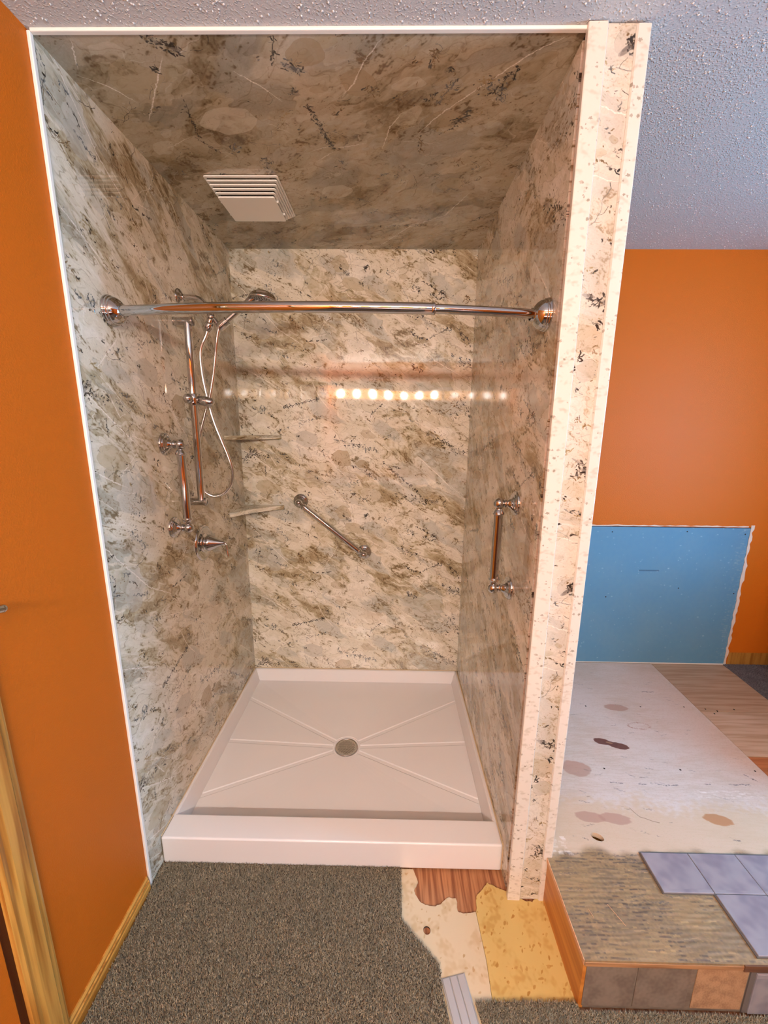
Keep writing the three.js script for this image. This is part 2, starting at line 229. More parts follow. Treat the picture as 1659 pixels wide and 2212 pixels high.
// pale marble of the post's facing: mostly clean cream with clusters of black flecks and a few grey shards
const shard = (x, cx, cy, r, col, sx = 1) => { const o = rr(0, 60); x.fillStyle = col; x.beginPath(); for (let i = 0; i < 18; i++) { const a = i / 18 * TAU, k = r * (1 + 0.5 * n2(Math.cos(a) * 0.9 + o, Math.sin(a) * 0.9) + 0.25 * n2(Math.cos(a) * 3 + o, Math.sin(a) * 3)); x.lineTo(cx + Math.cos(a) * k * sx, cy + Math.sin(a) * k); } x.closePath(); x.fill(); };
const postTex = marbleSheet({
  flow: 0.25, fx: 7, fy: 12, slope: 0.2, nSpecks: 5200, nStreaks: 420, nVeins: 40, nPatches: 160, fade: 0.5,
  ground: [[205, 197, 181], [211, 204, 191], [194, 185, 166], [180, 169, 146], [185, 184, 176], [135, 117, 90], [216, 211, 202]],
  streaks: [[0.06, 1.12, 0.1, 1.14, 0.03, 2, 0], [0.03, 0.62, 0.1, 0.6, 0.03, 2, 0], [0.05, 0.22, 0.09, 0.18, 0.03, 2.2, 0]], veins: [[0, 1.02, 0.05, 1, 0.11, 0.99]],
  patches: [[0.075, 1.13, 0.045, 0.04, 1], [0.05, 0.45, 0.04, 0.03, 1]],
});
const trimTex = (() => {
  const [c, x] = pixels(128, 2048, (u, v) => { const f = tile2(u, v, 0.8, 40, 33) * 0.6 + tile2(u, v, 3, 110, 37) * 0.3; return mixc([216, 208, 195], [194, 184, 167], sm(0.05, 0.85, f)); });
  for (let g = 0; g < 110; g++) shard(x, rr(0, 128), rr(0, 2048), rr(2, 6), `rgba(104,92,74,${rr(0.1, 0.55)})`, rr(1, 2.6));
  return texture(c);
})();
const waveBump = texture(pixels(256, 256, (u, v) => { const t = 128 + 90 * tile2(u, v, 2.2, 3.5, 71) + 18 * tile2(u, v, 7, 8, 76); return [t, t, t]; })[0], false);
const rollerBump = texture(pixels(512, 512, (u, v) => { const t = 128 + 60 * tile2(u, v, 60, 60, 11) + 50 * tile2(u, v, 130, 130, 14); return [t, t, t]; })[0], false, 2.5, 2.5);
const popBump = texture(pixels(1024, 1024, (u, v) => { const a = tile2(u, v, 60, 60, 51), b = tile2(u, v, 120, 120, 57), c = tile2(u, v, 26, 26, 58); const t = 60 + 150 * sm(0.05, 0.75, a * 0.7 + b * 0.45 + c * 0.15) + 20 * b; return [t, t, t]; })[0], false, 1.6, 1.6);
function woodTex(base, dark, fx, fy, w = 512, h = 512, knots = 0.6) {
  return texture(pixels(w, h, (u, v) => { const q = tile2(u, v, fx * 0.25, fy * 0.3, base[0]), g = tile2(u, v, fx, fy, base[1]) * 0.5 + tile2(u, v, fx * 2, fy * 4, base[2]) * 0.35; const ring = Math.sin((v * fy * 0.9 + q * 3.2 * knots) * 3) * 0.3; return mixc(base, dark, sm(-0.5, 0.8, g + ring)); })[0]);
}
const oakTex = woodTex([206, 150, 70], [158, 98, 34], 2, 34);
const redwoodTex = woodTex([150, 82, 44], [112, 52, 26], 2, 30);
const boardTex = woodTex([214, 160, 92], [190, 128, 62], 1.5, 16);
const brownPlyTex = woodTex([178, 124, 82], [128, 76, 44], 4, 70, 512, 512, 0.7);
const M = (o) => new THREE.MeshStandardMaterial(o);
const P = (o) => new THREE.MeshPhysicalMaterial(o);
const chrome = M({ color: new THREE.Color().setRGB(0.56, 0.55, 0.545), metalness: 1, roughness: 0.035 });
const gloss = { roughness: 0.035, bumpMap: waveBump, bumpScale: 0.0006, specularIntensity: 1, ior: 1.52 };
const marble = P({ map: sheetTex, ...gloss });
const marbleTop = P({ map: dimCeilTex, ...gloss });
const postMat = P({ map: postTex, roughness: 0.12 });
const trimMat = P({ map: trimTex, roughness: 0.14 });
const whiteEdge = P({ color: new THREE.Color().setRGB(0.86, 0.83, 0.76), roughness: 0.18 });
const acrylic = P({ color: new THREE.Color().setRGB(0.76, 0.735, 0.725), roughness: 0.16, ior: 1.49 });
const orange = P({ color: new THREE.Color().setRGB(0.54, 0.125, 0.006), roughness: 0.5, specularIntensity: 0.45, bumpMap: rollerBump, bumpScale: 0.0006 });
const popcorn = M({ color: new THREE.Color().setRGB(0.56, 0.55, 0.54), roughness: 0.9, bumpMap: popBump, bumpScale: 0.0018 });
const crumb = M({ color: new THREE.Color().setRGB(0.62, 0.61, 0.6), roughness: 0.9 });
const oak = P({ map: oakTex, roughness: 0.3 });
const dimVoid = M({ color: new THREE.Color().setRGB(0.03, 0.022, 0.016), roughness: 1 });

// ---------------------------------------------------------------- the room
const H = 2.42, W = 1.231, D = 1.12, P0 = 0.184;
const ZR = 3.6, XR = 3.3;
// walls with thickness; z runs to the rear wall behind the camera
{
  const s = shapeOf([[-0.12, 0], [XR + 0.12, 0], [XR + 0.12, 2.6], [-0.12, 2.6]]); s.holes.push(rectHole(1.362, 2.836, P0, 1.032));
  struct('wall_back', [extrude(s, 0.018).translate(0, 0, -0.024), box(-0.12, XR + 0.12, 0, 2.6, -0.126, -0.024)], orange);
  const l = shapeOf([[-ZR - 0.12, 0], [0.126, 0], [0.126, 2.6], [-ZR - 0.12, 2.6]]); l.holes.push(rectHole(-2.36, -1.575, -0.01, 2.03));
  struct('wall_left', extrude(l, 0.12).rotateY(Math.PI / 2).translate(-0.126, 0, 0), orange);
  const r = shapeOf([[-ZR - 0.12, 0], [0.126, 0], [0.126, 2.6], [-ZR - 0.12, 2.6]]); r.holes.push(rectHole(-WIN.z1, -WIN.z0, WIN.y0, WIN.y1));
  struct('wall_right', extrude(r, 0.12).rotateY(Math.PI / 2).translate(XR, 0, 0), orange);
  struct('wall_rear', box(-0.12, XR + 0.12, 0, 2.6, ZR, ZR + 0.12), orange);
  struct('wall_middle', box(W + 0.006, 1.357, 0, H, -0.006, 1.129), orange);
}
const ceiling = struct('ceiling', box(-0.12, XR + 0.12, H + 0.004, 2.6, -0.12, ZR + 0.12), popcorn);
{
  const spots = [], g = new THREE.IcosahedronGeometry(1, 1);
  const put = (x0, x1, z0, z1, n) => { for (let i = 0; i < n; i++) { const x = rr(x0, x1), z = rr(z0, z1); if (n2(x * 9, z * 9) + 0.6 * n2(x * 31, z * 31) > rr(-0.7, 0.5)) spots.push([x, z]); } };
  put(1.37, 3.25, 0, 1.5, 26000); put(0, 1.37, 1.137, 1.5, 6000); put(0, 3.25, 1.5, 1.8, 3000);
  const m = new THREE.InstancedMesh(g, crumb, spots.length), q = new THREE.Object3D();
  spots.forEach(([x, z], i) => { const s = 0.0007 + 0.0017 * Math.pow(rnd(), 3.5); q.position.set(x, H + 0.0042, z); q.rotation.set(rr(0, 3), rr(0, 3), rr(0, 3)); q.scale.set(s * rr(0.7, 1.5), s, s * rr(0.7, 1.4)); q.updateMatrix(); m.setMatrixAt(i, q.matrix); });
  m.name = 'popcorn_texture'; m.userData.kind = 'stuff'; ceiling.add(m);
}
// bare plywood floor with two worn underlayment sheets lying on it
const floorPly = M({ map: brownPlyTex, roughness: 0.7, bumpMap: brownPlyTex, bumpScale: 0.001 });
const floor = struct('floor', metric(box(-0.12, XR + 0.12, -0.14, -0.006, -0.12, ZR + 0.12), true), floorPly);
function underlay(base, spot, n, sc) {
  const [c, x] = pixels(512, 512, (u, v) => mixc(base, spot, 0.35 * sm(0.0, 0.9, tile2(u, v, 5, 5, sc) + 0.5 * tile2(u, v, 22, 22, sc + 3))));
  for (let i = 0; i < n; i++) { const cx = rr(0, 512), cy = rr(0, 512), a = rr(0.2, 1.6), k = rr(3, 13); x.fillStyle = `rgba(${spot},${rr(0.3, 0.9)})`; x.beginPath(); for (let j = 0; j < 8; j++) { const t = j / 8 * TAU, r = k * rr(0.4, 1), ex = Math.cos(t) * r, ey = Math.sin(t) * r * 0.5; x.lineTo(cx + ex * Math.cos(a) - ey * Math.sin(a), cy + ex * Math.sin(a) + ey * Math.cos(a)); } x.fill(); }
  return M({ map: texture(c, true, 2.2, 2.2), roughness: 0.6 });
}
const paleUnder = underlay([208, 190, 157], [174, 140, 94], 120, 31), yellowUnder = underlay([204, 175, 106], [166, 118, 46], 300, 41);
{
  const jag = (pts) => pts.flatMap(([x, z], i) => { const n = pts[i + 1]; if (!n) return [[x, z]]; const k = 3; return Array.from({ length: k }, (_, j) => [x + (n[0] - x) * j / k + (j ? rr(-0.003, 0.003) : 0), z + (n[1] - z) * j / k + (j ? rr(-0.003, 0.003) : 0)]); });
  const notch = jag([[0.912, 1.05], [0.927, 1.092], [0.914, 1.11], [0.915, 1.131], [0.935, 1.156], [0.953, 1.161], [0.98, 1.165], [1, 1.158], [1.021, 1.14], [1.052, 1.139], [1.053, 1.177], [1.07, 1.183], [1.108, 1.178]]);
  const a = part('underlayment_sheet', slab([[0.8, 1.05], ...notch, [1.112, 1.178], [1.118, 1.3], [1.112, 1.46], [0.8, 1.46]], -0.006, 0, [planHole(0.946, 1.231, 0.0115, 0.0115)]), paleUnder, floor, 'pale cream underlayment sheet with a torn edge'); a.userData.kind = 'structure';
  const notch2 = jag([[1.113, 1.178], [1.12, 1.144], [1.128, 1.127], [1.151, 1.109], [1.17, 1.088], [1.196, 1.102], [1.236, 1.116], [1.259, 1.131], [1.289, 1.144], [1.31, 1.146], [1.32, 1.137], [1.352, 1.139]]);
  const b = part('underlayment_sheet_001', slab([...notch2, [1.352, 1.46], [1.113, 1.46], [1.119, 1.3]], -0.006, 0.0004), yellowUnder, floor, 'yellow stained underlayment sheet with brown flecks'); b.userData.kind = 'structure';
  part('bored_hole', lathe([[0.0113, 0.0055], [0.0113, -0.0001], [0, -0.0001]], [0, 1, 0], [0.946, -0.006, 1.231]), dimVoid, floor);
}
// ---------------------------------------------------------------- shower lining: printed marble panels
{
  const uvLeft = (x, y, z) => [(1.17 - z) / SHEET, (y - 0.24) / SHEET];
  one('shower_wall_panel', mapUV(box(-0.006, 0, 0.004, H, 0, D), uvLeft), marble, 'glossy marble-print panel on the left shower wall with the shower bar', 'wall panel');
  one('shower_wall_panel', mapUV(box(0, W, 0.05, H, -0.006, 0), (x, y) => [x / SHEET, y / SHEET]), marble, 'glossy marble-print panel on the back shower wall with the sloping grab bar', 'wall panel');
  one('shower_wall_panel', mapUV(box(W, W + 0.006, 0, H, 0, 1.1), (x, y, z) => [(z + 0.08) / SHEET, (y + 0.62) / SHEET]), marble, 'glossy marble-print panel on the right shower wall beside the post', 'wall panel');
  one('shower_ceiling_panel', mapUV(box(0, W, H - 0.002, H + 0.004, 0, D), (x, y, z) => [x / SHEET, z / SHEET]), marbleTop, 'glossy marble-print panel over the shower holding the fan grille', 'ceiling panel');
  one('edge_trim', box(-0.006, 0.0025, 0.004, H, D - 0.001, 1.13, 0.0022), whiteEdge, 'slim cream trim along the front edge of the left shower panel', 'trim');
  one('edge_trim', box(0.0025, W + 0.02, H - 0.0035, H + 0.004, D - 0.001, 1.131, 0.0022), whiteEdge, 'slim cream trim along the front edge of the shower ceiling', 'trim');
}
// the post at the end of the dividing wall: a facing between two corner trims
{
  const t = thing('marble_post', 'pale marble-print post facing with raised corner trims at shower entrance', 'post', [1.2945, 0, 1.135]);
  const uvP = (x, y) => [(x + 0.04) / SHEET, y / SHEET];
  part('facing', mapUV(box(-0.03, 0.042, 0, H + 0.002, -0.006, 0.0005), uvP), postMat, t);
  const uvT = (k) => (x, y) => [(x + k) / 0.05, y / 1.2 + k];
  const L = (x0, x1, dir) => {                                         // rounded L of a corner trim in plan, drawn up the post
    const s = new THREE.Shape(), k = 0.0035;
    if (dir < 0) { s.moveTo(x0, 0.008); s.lineTo(x0, -k); s.quadraticCurveTo(x0, -0.006, x0 + 0.0045, -0.006); s.lineTo(x1 - 0.003, -0.0065); s.lineTo(x1, -0.0025); s.lineTo(x1, 0); s.lineTo(x0 + 0.0045, 0); s.lineTo(x0 + 0.0045, 0.008); }
    else { s.moveTo(x1, 0.036); s.lineTo(x1, -k); s.quadraticCurveTo(x1, -0.006, x1 - 0.0045, -0.006); s.lineTo(x0 + 0.003, -0.0065); s.lineTo(x0, -0.0025); s.lineTo(x0, 0); s.lineTo(x1 - 0.0045, 0); s.lineTo(x1 - 0.0045, 0.036); }
    s.closePath(); return extrude(s, H + (dir < 0 ? 0.002 : -0.002)).rotateX(-Math.PI / 2);
  };
  part('corner_trim', mapUV(L(-0.068, -0.0245, -1), uvT(0.07)), trimMat, t);
  part('corner_trim', mapUV(L(0.036, 0.067, 1), uvT(0.41)), trimMat, t);
}
// ---------------------------------------------------------------- shower pan
{
  const t = thing('shower_pan', 'white acrylic shower pan with channels running to a round drain', 'shower pan');
  const cx = 0.615, cz = 0.522, yD = 0.029, yE = 0.0435, T = 0.114, C0 = 0.955, C1 = 1.049, x0 = 0.0015, x1 = W - 0.0015, z0 = 0.0015;
  const quad = (a, b, c, d) => { const g = new THREE.BufferGeometry(); g.setAttribute('position', new THREE.Float32BufferAttribute([...a, ...b, ...c, ...a, ...c, ...d], 3)); g.computeVertexNormals(); return metric(g); };
  const fx0 = 0.034, fx1 = 1.197, fz0 = 0.03, fz1 = 0.95;
  const parts = [box(x0, x1, 0, T, C0, C1, 0.007)];
  const rim = (a, b, c, d) => { // outer top, inner top, inner bottom at both ends
    parts.push(quad(a[0], a[1], b[1], b[0]), quad(b[0], b[1], c[1], c[0]), quad(c[0], c[1], d[1], d[0]));
  };
  const e = 0.004;
  const oL = (z) => [[x0, T, z], [x0 + 0.008, T, z], [x0 + 0.008 + e, T - e, z], [fx0, yE, z]];
  const oR = (z) => [[x1, T, z], [x1 - 0.01, T, z], [x1 - 0.01 - e, T - e, z], [fx1, yE, z]];
  const oB = (x) => [[x, T, z0], [x, T, z0 + 0.01], [x, T - e, z0 + 0.01 + e], [x, yE, fz0]];
  const col = (f, a, b, flip) => { const A = f(a), B = f(b); for (let i = 0; i < 3; i++) parts.push(flip ? quad(A[i], A[i + 1], B[i + 1], B[i]) : quad(B[i], B[i + 1], A[i + 1], A[i])); };
  col(oL, z0, C0 + 0.01, false); col(oR, z0, C0 + 0.01, true); col(oB, x0, x1, true);
  // floor: planes falling from the rim to the drain, creased where they meet
  const ring = [[fx0, 0.197], [fx0, 0.512], [fx0, 0.815], [fx0, fz1], [cx, fz1], [fx1, fz1], [fx1, 0.815], [fx1, 0.5], [fx1, 0.197], [fx1, fz0], [cx, fz0], [fx0, fz0]];
  const inner = ([x, z]) => { const a = Math.atan2(z - cz, x - cx); return [cx + Math.cos(a) * 0.062, yD, cz + Math.sin(a) * 0.062]; };
  ring.forEach((p, i) => { const q = ring[(i + 1) % ring.length]; parts.push(quad([p[0], yE, p[1]], [q[0], yE, q[1]], inner(q), inner(p))); });
  parts.push(lathe([[0.064, 0], [0.062, 0.0012], [0.056, 0.001], [0.055, -0.006], [0, -0.006]], [0, 1, 0], [cx, yD, cz], 48));
  parts.push(box(x0 + 0.003, x1 - 0.003, 0, 0.02, 0.004, C0 + 0.02));
  const panMat = P({ color: acrylic.color, roughness: 0.16, ior: 1.49, side: THREE.DoubleSide });
  part('tray_body', parts, panMat, t);
  // six raised floor panels leave channels between them that run to the drain
  const rays = [[fx0, 0.815], [fx0, 0.512], [fx0, 0.197], [fx1, 0.197], [fx1, 0.5], [fx1, 0.815]];
  const corners = [[fx0, fz0], [fx1, fz0], [fx1, fz1], [fx0, fz1]];
  const rise = 0.003, hw = 0.0125, slope = 0.0075;
  rays.forEach((p, i) => {
    const q = rays[(i + 1) % 6], outer = [], off = (r, sgn) => { const d = Math.hypot(r[0] - cx, r[1] - cz), c2 = Math.abs(r[0] - cx) / d; return [r[0], r[1] + sgn * hw / c2]; };
    const dir = i < 2 ? -1 : i === 2 ? -1 : i < 5 ? 1 : 1;
    const A = off(p, dir), B = off(q, i === 2 ? -1 * -1 * -1 : i === 5 ? 1 : -dir);
    outer.push(A); if (i === 2) outer.push(corners[0], corners[1]); if (i === 5) outer.push(corners[2], corners[3]); outer.push(B);
    const L = [0]; for (let k = 1; k < outer.length; k++) L.push(L[k - 1] + Math.hypot(outer[k][0] - outer[k - 1][0], outer[k][1] - outer[k - 1][1]));
    const ts = new Set(L.map((l) => l / L[L.length - 1])); for (let k = 0; k <= 16; k++) ts.add(k / 16);
    const T2 = [...ts].sort((m, n) => m - n), an = (r) => Math.atan2(r[1] - cz, r[0] - cx);
    let a0 = an(p), a1 = an(q); while (a1 < a0 - 1e-6) a1 += TAU; if (a1 - a0 > Math.PI) a1 -= 0;
    const r0 = 0.068, da = Math.asin(hw / r0);
    const pos = [], top = (t) => {
      const l = t * L[L.length - 1]; let k = 1; while (k < L.length - 1 && l > L[k]) k++; const w = (l - L[k - 1]) / Math.max(1e-9, L[k] - L[k - 1]);
      const o = [outer[k - 1][0] + (outer[k][0] - outer[k - 1][0]) * w, outer[k - 1][1] + (outer[k][1] - outer[k - 1][1]) * w], g = a0 + da + (a1 - a0 - 2 * da) * t;
      return [[o[0], yE + rise - 0.0006, o[1]], [cx + Math.cos(g) * r0, yD + rise, cz + Math.sin(g) * r0]];
    };
    const tri = (m, n, o) => pos.push(...m, ...n, ...o), dn = (m, s = 0) => { const r = s < 0 ? p : q, d = Math.hypot(r[0] - cx, r[1] - cz), nx = -(r[1] - cz) / d, nz = (r[0] - cx) / d; return [m[0] + nx * slope * s, m[1] - (s ? rise + 0.0012 : 0.006), m[2] + nz * slope * s]; };
    for (let k = 0; k + 1 < T2.length; k++) { const [o0, i0] = top(T2[k]), [o1, i1] = top(T2[k + 1]); tri(o0, i1, o1); tri(o0, i0, i1); tri(i0, dn(i1), i1); tri(i0, dn(i0), dn(i1)); }
    const [oa, ia] = top(0), [ob, ib] = top(1);
    tri(oa, dn(ia, -1), ia); tri(oa, dn(oa, -1), dn(ia, -1)); tri(ob, ib, dn(ib, 1)); tri(ob, dn(ib, 1), dn(ob, 1));
    const g = new THREE.BufferGeometry(); g.setAttribute('position', new THREE.Float32BufferAttribute(pos, 3)); g.computeVertexNormals();
    part('floor_panel', metric(g), panMat, t);
  });
  const dr = part('drain', lathe([[0.0555, -0.004], [0.0555, 0.0012], [0.0535, 0.0022], [0.049, 0.0014], [0.049, -0.003]], [0, 1, 0], [cx, yD + 0.001, cz], 48), chrome, t, 'round chrome drain strainer');
  const s = new THREE.Shape(); s.absarc(0, 0, 0.0492, 0, TAU);
  for (let i = -6; i <= 6; i++) for (let j = -6; j <= 6; j++) { const u = i * 0.0075 + (j & 1) * 0.0037, v = j * 0.0066, q = Math.hypot(u, v); if (q < 0.041 && q > 0.004) s.holes.push(roundHole(u, v, 0.0022, 0.0022)); }
  part('strainer', extrude(s, 0.0016, 0, 10).rotateX(-Math.PI / 2).translate(cx, yD + 0.0005, cz), M({ color: new THREE.Color().setRGB(0.55, 0.52, 0.48), metalness: 1, roughness: 0.28 }), dr);
  part('sump', lathe([[0.049, 0], [0.049, -0.004], [0, -0.004]], [0, 1, 0], [cx, yD - 0.001, cz]), dimVoid, dr);
  const bead = M({ color: new THREE.Color().setRGB(0.62, 0.48, 0.3), roughness: 0.5 });
  part('caulk_bead', [rod([0.002, T + 0.001, 0.004], [0.002, T + 0.001, C1 - 0.006], 0.0022, 8), rod([W - 0.002, T + 0.001, 0.004], [W - 0.002, T + 0.001, C1 - 0.004], 0.0026, 8), rod([0.004, T + 0.001, 0.002], [W - 0.004, T + 0.001, 0.002], 0.0022, 8), rod([W - 0.001, 0.005, C1 - 0.002], [W - 0.001, T, C1 - 0.002], 0.0026, 8)], bead, t, 'thin tan caulk line along the pan');
  const drops = new THREE.InstancedMesh(new THREE.SphereGeometry(1, 10, 6), P({ color: 0xffffff, transmission: 1, thickness: 0.002, roughness: 0.02, ior: 1.33 }), 90), q = new THREE.Object3D();
  for (let i = 0; i < 90; i++) { const r = 0.0008 + 0.0018 * rnd() * rnd(), x = 1.12 + (rnd() + rnd() - 1) * 0.075, z = 0.2 + (rnd() + rnd() - 1) * 0.11; const k = Math.max(Math.abs(x - cx) / (fx1 - cx), Math.abs(z - cz) / (cz - fz0)); q.position.set(x, yD + (yE - yD) * Math.min(1, k) + 0.0002, z); q.scale.set(r, r * 0.6, r * rr(0.8, 1.4)); q.updateMatrix(); drops.setMatrixAt(i, q.matrix); }
  drops.name = 'water_drops'; drops.userData = { kind: 'stuff', label: 'small clear water drops in the far right corner of the shower pan', category: 'water' }; scene.add(drops);
}
// ---------------------------------------------------------------- grab bars
function grabBar(label, L, pos, normal, along) {
  const t = thing('grab_bar', label, 'grab bar', pos);
  const z = V(...normal).normalize(), y = V(...along).normalize(), x = y.clone().cross(z);
  t.quaternion.setFromRotationMatrix(new THREE.Matrix4().makeBasis(x, y, z));
  const hub = 0.056;
  for (const s of [-1, 1]) {
    const f = part('mounting_flange', lathe([[0.0405, 0.0002], [0.0405, 0.005], [0.0385, 0.0075], [0.0345, 0.008], [0.0345, 0.0105], [0.032, 0.0125], [0.0275, 0.013], [0.0265, 0.016], [0.021, 0.0185], [0.0165, 0.0215], [0.0155, 0.025], [0.0115, 0.028], [0.0105, 0.033], [0.0145, 0.0345], [0.015, 0.037], [0.0105, 0.039], [0.01, hub]], [0, 0, 1], [0, s * L / 2, 0]), chrome, t);
    part('finial', ball([0, s * L / 2, hub], 0.0195), chrome, f);
  }
  const h = L / 2, prof = [[0.009, -h], [0.009, -h + 0.017], [0.0125, -h + 0.021], [0.016, -h + 0.027], [0.0195, -h + 0.033], [0.0195, -h + 0.036], [0.0175, -h + 0.038], [0.0152, -h + 0.039]];
  part('bar', lathe([...prof, ...prof.map(([r, k]) => [r, -k]).reverse()], [0, 1, 0], [0, 0, hub]), chrome, t);
}
grabBar('upright chrome grab bar on the left shower wall above the valve', 0.31, [0, 1.343, 0.752], [1, 0, 0], [0, 1, 0.02]);
grabBar('sloping chrome grab bar on the back shower wall', 0.458, [0.493, 1.009, 0], [0, 0, 1], [-0.354, 0.292, 0]);
grabBar('upright chrome grab bar on the right shower wall', 0.3, [W, 1.1715, 0.888], [-1, 0, 0], [0, 1, 0.012]);
// ---------------------------------------------------------------- curtain rod
{
  const t = thing('curtain_rod', 'curved chrome curtain rod spanning the shower opening', 'curtain rod');
  const A = [0, 1.886, 0.968], B = [W, 1.866, 1.031];
  const pts = [[0.02, 1.8857, 0.9705], [0.089, 1.8845, 0.983], [0.2, 1.8828, 1.005], [0.34, 1.8805, 1.028], [0.5, 1.878, 1.047], [0.68, 1.875, 1.06], [0.85, 1.8722, 1.064], [0.94, 1.8708, 1.063], [1.06, 1.8688, 1.054], [1.15, 1.8674, 1.043], [W - 0.02, 1.8663, 1.0335]];
  const c = curve(pts), sub = (a, b) => Array.from({ length: 24 }, (_, i) => c.getPointAt(a + (b - a) * i / 23).toArray());
  const k = 0.758;
  part('rod', tube(sub(0, k), 0.0144, 140, 28), chrome, t);
  part('inner_rod', tube(sub(k - 0.03, 1), 0.0121, 60, 28), chrome, t);
  const pk = c.getPointAt(k), tk = c.getTangentAt(k);
  part('collar', lathe([[0.0121, -0.008], [0.0152, -0.007], [0.0156, -0.002], [0.0152, 0.001], [0.0123, 0.003]], tk.toArray(), pk.toArray()), chrome, t);
  const dome = [[0.042, 0.0003], [0.0425, 0.004], [0.041, 0.007], [0.0395, 0.0075], [0.0405, 0.011], [0.0385, 0.0135], [0.037, 0.0135], [0.0375, 0.017], [0.035, 0.0235], [0.0295, 0.031], [0.0215, 0.0375], [0.0165, 0.0395], [0.0165, 0.046], [0.0145, 0.047]];
  part('end_flange', lathe(dome, [1, 0, 0], A), chrome, t); part('end_flange', lathe(dome, [-1, 0, 0], B), chrome, t);
}
// ---------------------------------------------------------------- slide bar, hand shower, hose, valve
{
  const t = thing('slide_bar', 'upright chrome slide bar on the left shower wall behind the hose', 'slide bar'), z = 0.608, x = 0.05;
  part('pole', rod([x, 1.268, z + 0.006], [x, 1.95, z - 0.004], 0.0138, 28), chrome, t);
  for (const [y, zz] of [[1.944, z - 0.004], [1.262, z + 0.006]]) part('wall_post', lathe([[0, 0.0002], [0.016, 0.0002], [0.016, 0.003], [0.0145, 0.0045], [0.0145, 0.06], [0.0165, 0.061], [0.0165, 0.0705], [0.0145, 0.072], [0, 0.072]], [1, 0, 0], [0, y, zz]), chrome, t);
  const s = part('slider', [lathe([[0.0138, -0.022], [0.0195, -0.02], [0.0205, 0], [0.0195, 0.02], [0.0138, 0.022]], [0, 1, 0], [x, 1.662, z + 0.001])], chrome, t);
  part('knob', [rod([x, 1.663, z], [x - 0.004, 1.664, z + 0.03], 0.011), ball([x - 0.006, 1.664, z + 0.034], 0.0185, [0.95, 1, 0.8])], chrome, s);
  part('cradle', [lathe([[0.004, 0.0], [0.0175, 0.004], [0.0195, 0.03], [0.0155, 0.056], [0.006, 0.064], [0, 0.064]], [1, -0.14, 0], [x + 0.012, 1.661, z - 0.006])], chrome, s);
}
{
  const t = thing('shower_holder', 'bent chrome shower arm with a forked holder near the top of the left shower wall', 'shower arm'), z = 0.55;
  part('flange', lathe([[0.031, 0.0002], [0.031, 0.002], [0.028, 0.006], [0.02, 0.011], [0.0135, 0.014], [0.0115, 0.02]], [1, 0, 0], [0, 2.041, z]), chrome, t);
  part('arm', tube([[0.001, 2.041, z], [0.045, 2.041, z], [0.075, 2.035, z], [0.098, 2.016, z], [0.114, 1.985, z]], 0.0105, 50, 20), chrome, t);
  part('diverter', [ball([0.118, 1.972, z], 0.0165), rod([0.118, 1.972, z], [0.106, 1.94, z], 0.013), lathe([[0.0095, -0.004], [0.0155, -0.003], [0.0165, 0.004], [0.0165, 0.018], [0.0135, 0.024], [0.0115, 0.03]], [-0.36, -0.93, 0], [0.11, 1.948, z])], chrome, t);
  part('cradle_arm', [rod([0.122, 1.975, z], [0.148, 1.938, z], 0.0085), lathe([[0.0135, -0.018], [0.0165, -0.016], [0.0165, 0.022], [0.0145, 0.024]], [0.78, 0.62, 0], [0.16, 1.945, z])], chrome, t);
}
{
  const t = thing('hand_shower', 'chrome hand shower with a round spray head held above the rod', 'hand shower'), z = 0.55;
  part('handle', tube([[0.144, 1.931, z], [0.165, 1.949, z], [0.2, 1.977, z], [0.24, 2.008, z], [0.275, 2.032, z]], 0.0115, 40, 20), chrome, t);
  const n = [-0.12, -1, 0.12];
  const h = part('spray_head', lathe([[0.0, -0.03], [0.02, -0.029], [0.036, -0.024], [0.049, -0.014], [0.0545, -0.003], [0.0545, 0.003], [0.052, 0.006], [0.047, 0.0065]], n, [0.322, 2.032, z], 56), chrome, t);
  part('neck', [rod([0.255, 2.018, z], [0.3, 2.046, z], 0.0125, 24, 0.021), ball([0.298, 2.044, z], 0.021)], chrome, t);
  part('spray_face', lathe([[0, 0.006], [0.047, 0.0055], [0.0475, 0.0035]], n, [0.322, 2.032, z], 48), M({ color: new THREE.Color().setRGB(0.34, 0.34, 0.34), roughness: 0.4, metalness: 0.3 }), h, 'grey rubber spray face');
  const noz = [], nv = V(...n).normalize(), tx = V(1, -0.12, 0).normalize(), tz = nv.clone().cross(tx);
  for (const [R, k, r] of [[0.041, 26, 0.0016], [0.034, 22, 0.0016], [0.027, 14, 0.002], [0.014, 7, 0.0032]]) for (let i = 0; i < k; i++) { const a = i / k * TAU, p = V(0.322, 2.032, z).addScaledVector(tx, R * Math.cos(a)).addScaledVector(tz, R * Math.sin(a)).addScaledVector(nv, 0.0062); noz.push(ball(p.toArray(), r)); }
  part('nozzles', noz.map((g) => g), dimVoid, h);
}
